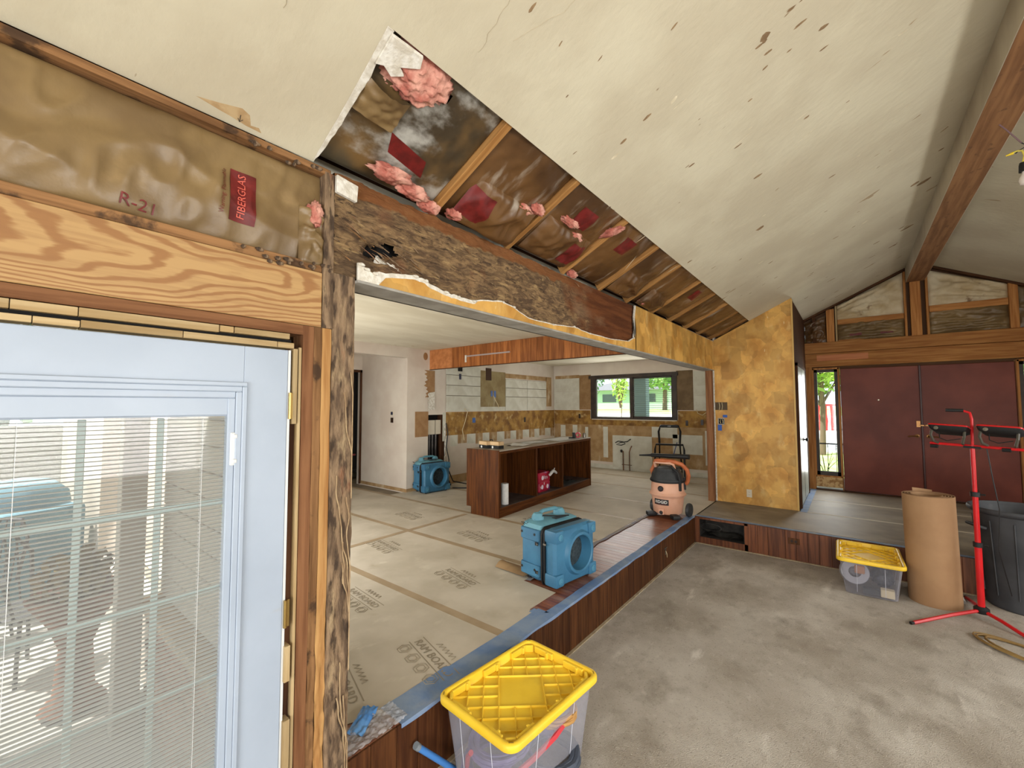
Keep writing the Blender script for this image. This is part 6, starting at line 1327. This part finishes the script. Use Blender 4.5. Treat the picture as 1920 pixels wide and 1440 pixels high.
# pendant bulb
pd = thing('bare_bulb', 'bare bulb in a black socket hanging by wires from the ridge beam', 'bulb', (.90, 4.4, 3.795))
MB().tube([(-.02, 0, 0), (.01, 0, -.05), (.075, 0, -.17)], .0045, 6).done('conduit', mat('mauve_wire', (130, 104, 110), rough=.5), pd); MB().tube([(.075, 0, -.17), (.10, 0, -.20), (.06, 0, -.22), (.045, 0, -.235)], .0035, 6).done('black_wire', blk_rub, pd)
MB().tube([(.03, 0, -.225), (.05, 0, -.22), (.075, 0, -.225), (.085, 0, -.26), (.075, 0, -.31)], .006, 6).done('yellow_wire', mat('yellow_wire', (216, 200, 90), rough=.5), pd); MB().tube([(.0, 0, -.235), (.035, 0, -.228)], [.004, .010], 8).done('wire_nut', mat('yellow_nut', (230, 200, 30), rough=.4), pd)
MB().lathe([(0, .02), (.016, .02), (.02, 0), (.022, -.045), (0, -.045)], 16, (.075, 0, -.33)).done('socket', blk_rub, pd, smooth=True)
MB().lathe([(.012, 0), (.014, -.02), (.028, -.045), (.031, -.065), (.024, -.088), (0, -.096)], 20, (.08, 0, -.372)).done('glass_bulb', mat('pale_bulb_glass', (222, 214, 206), rough=.1), pd, smooth=True)

# plaster dust and chips on the carpet: real small flakes
random.seed(77)
dustm = mat('plaster_dust', (196, 190, 178), (178, 170, 156), sc=30, rough=1)
def smear(pts, w_, seed):
    mb = MB(); vs = []; n = len(pts)
    for i, p in enumerate(pts):
        q = Vector((*pts[min(i+1, n-1)], 0))-Vector((*pts[max(i-1, 0)], 0)); q.normalize(); nn = Vector((-q.y, q.x, 0)); ww = w_*math.sin(PI*(i+.4)/(n))*(.7+.6*nz((i*.9, seed, 0), 1)); c_ = Vector((*p, .0012)); vs += [c_-nn*ww, c_+nn*ww]
    return mb.add(vs, [(2*i, 2*i+1, 2*i+3, 2*i+2) for i in range(n-1)]).done('dust_scuff', dustm, floor, fix=False)
S.view_settings.exposure = EXPOSURE
for k in range(170):
    x = random.uniform(-1.6, 1.6); y = random.uniform(1.2, 5.9); r_ = random.uniform(.002, .006)
    pass
mb = MB()
for k in range(900):
    x = random.uniform(-1.66, 1.8); y = random.uniform(1.0, 5.98); r_ = random.uniform(.0012, .0038); a = random.random()*6
    mb.add([(x+r_*math.cos(a+q), y+r_*math.sin(a+q)*.7, .001+r_*.3) for q in (0, 2, 4)]+[(x, y, .002+r_)], [(0, 1, 3), (1, 2, 3), (2, 0, 3)])
mb.done('plaster_chips', dustm, floor, fix=False)['kind'] = 'stuff'
mb = MB()
for k in range(420):
    y = random.uniform(1.1, 5.95); x = W+.004+abs(random.gauss(0, .012)); r_ = random.uniform(.002, .007); a = random.random()*6
    mb.add([(x+r_*math.cos(a+q), y+r_*math.sin(a+q), .001) for q in (0, 2, 4)]+[(x, y, .002+r_)], [(0, 1, 3), (1, 2, 3), (2, 0, 3)])
mb.done('plaster_chips', dustm, floor, fix=False)['kind'] = 'stuff'
box('tack_strip', W, W+.022, 1.0, YS, 0, .006, mat('tack_strip_pine', (176, 160, 130), (150, 134, 108), sc=9, rough=.9), floor); box('tack_strip', W, 3.3, YS-.022, YS, 0, .006, MATS['tack_strip_pine'], floor)
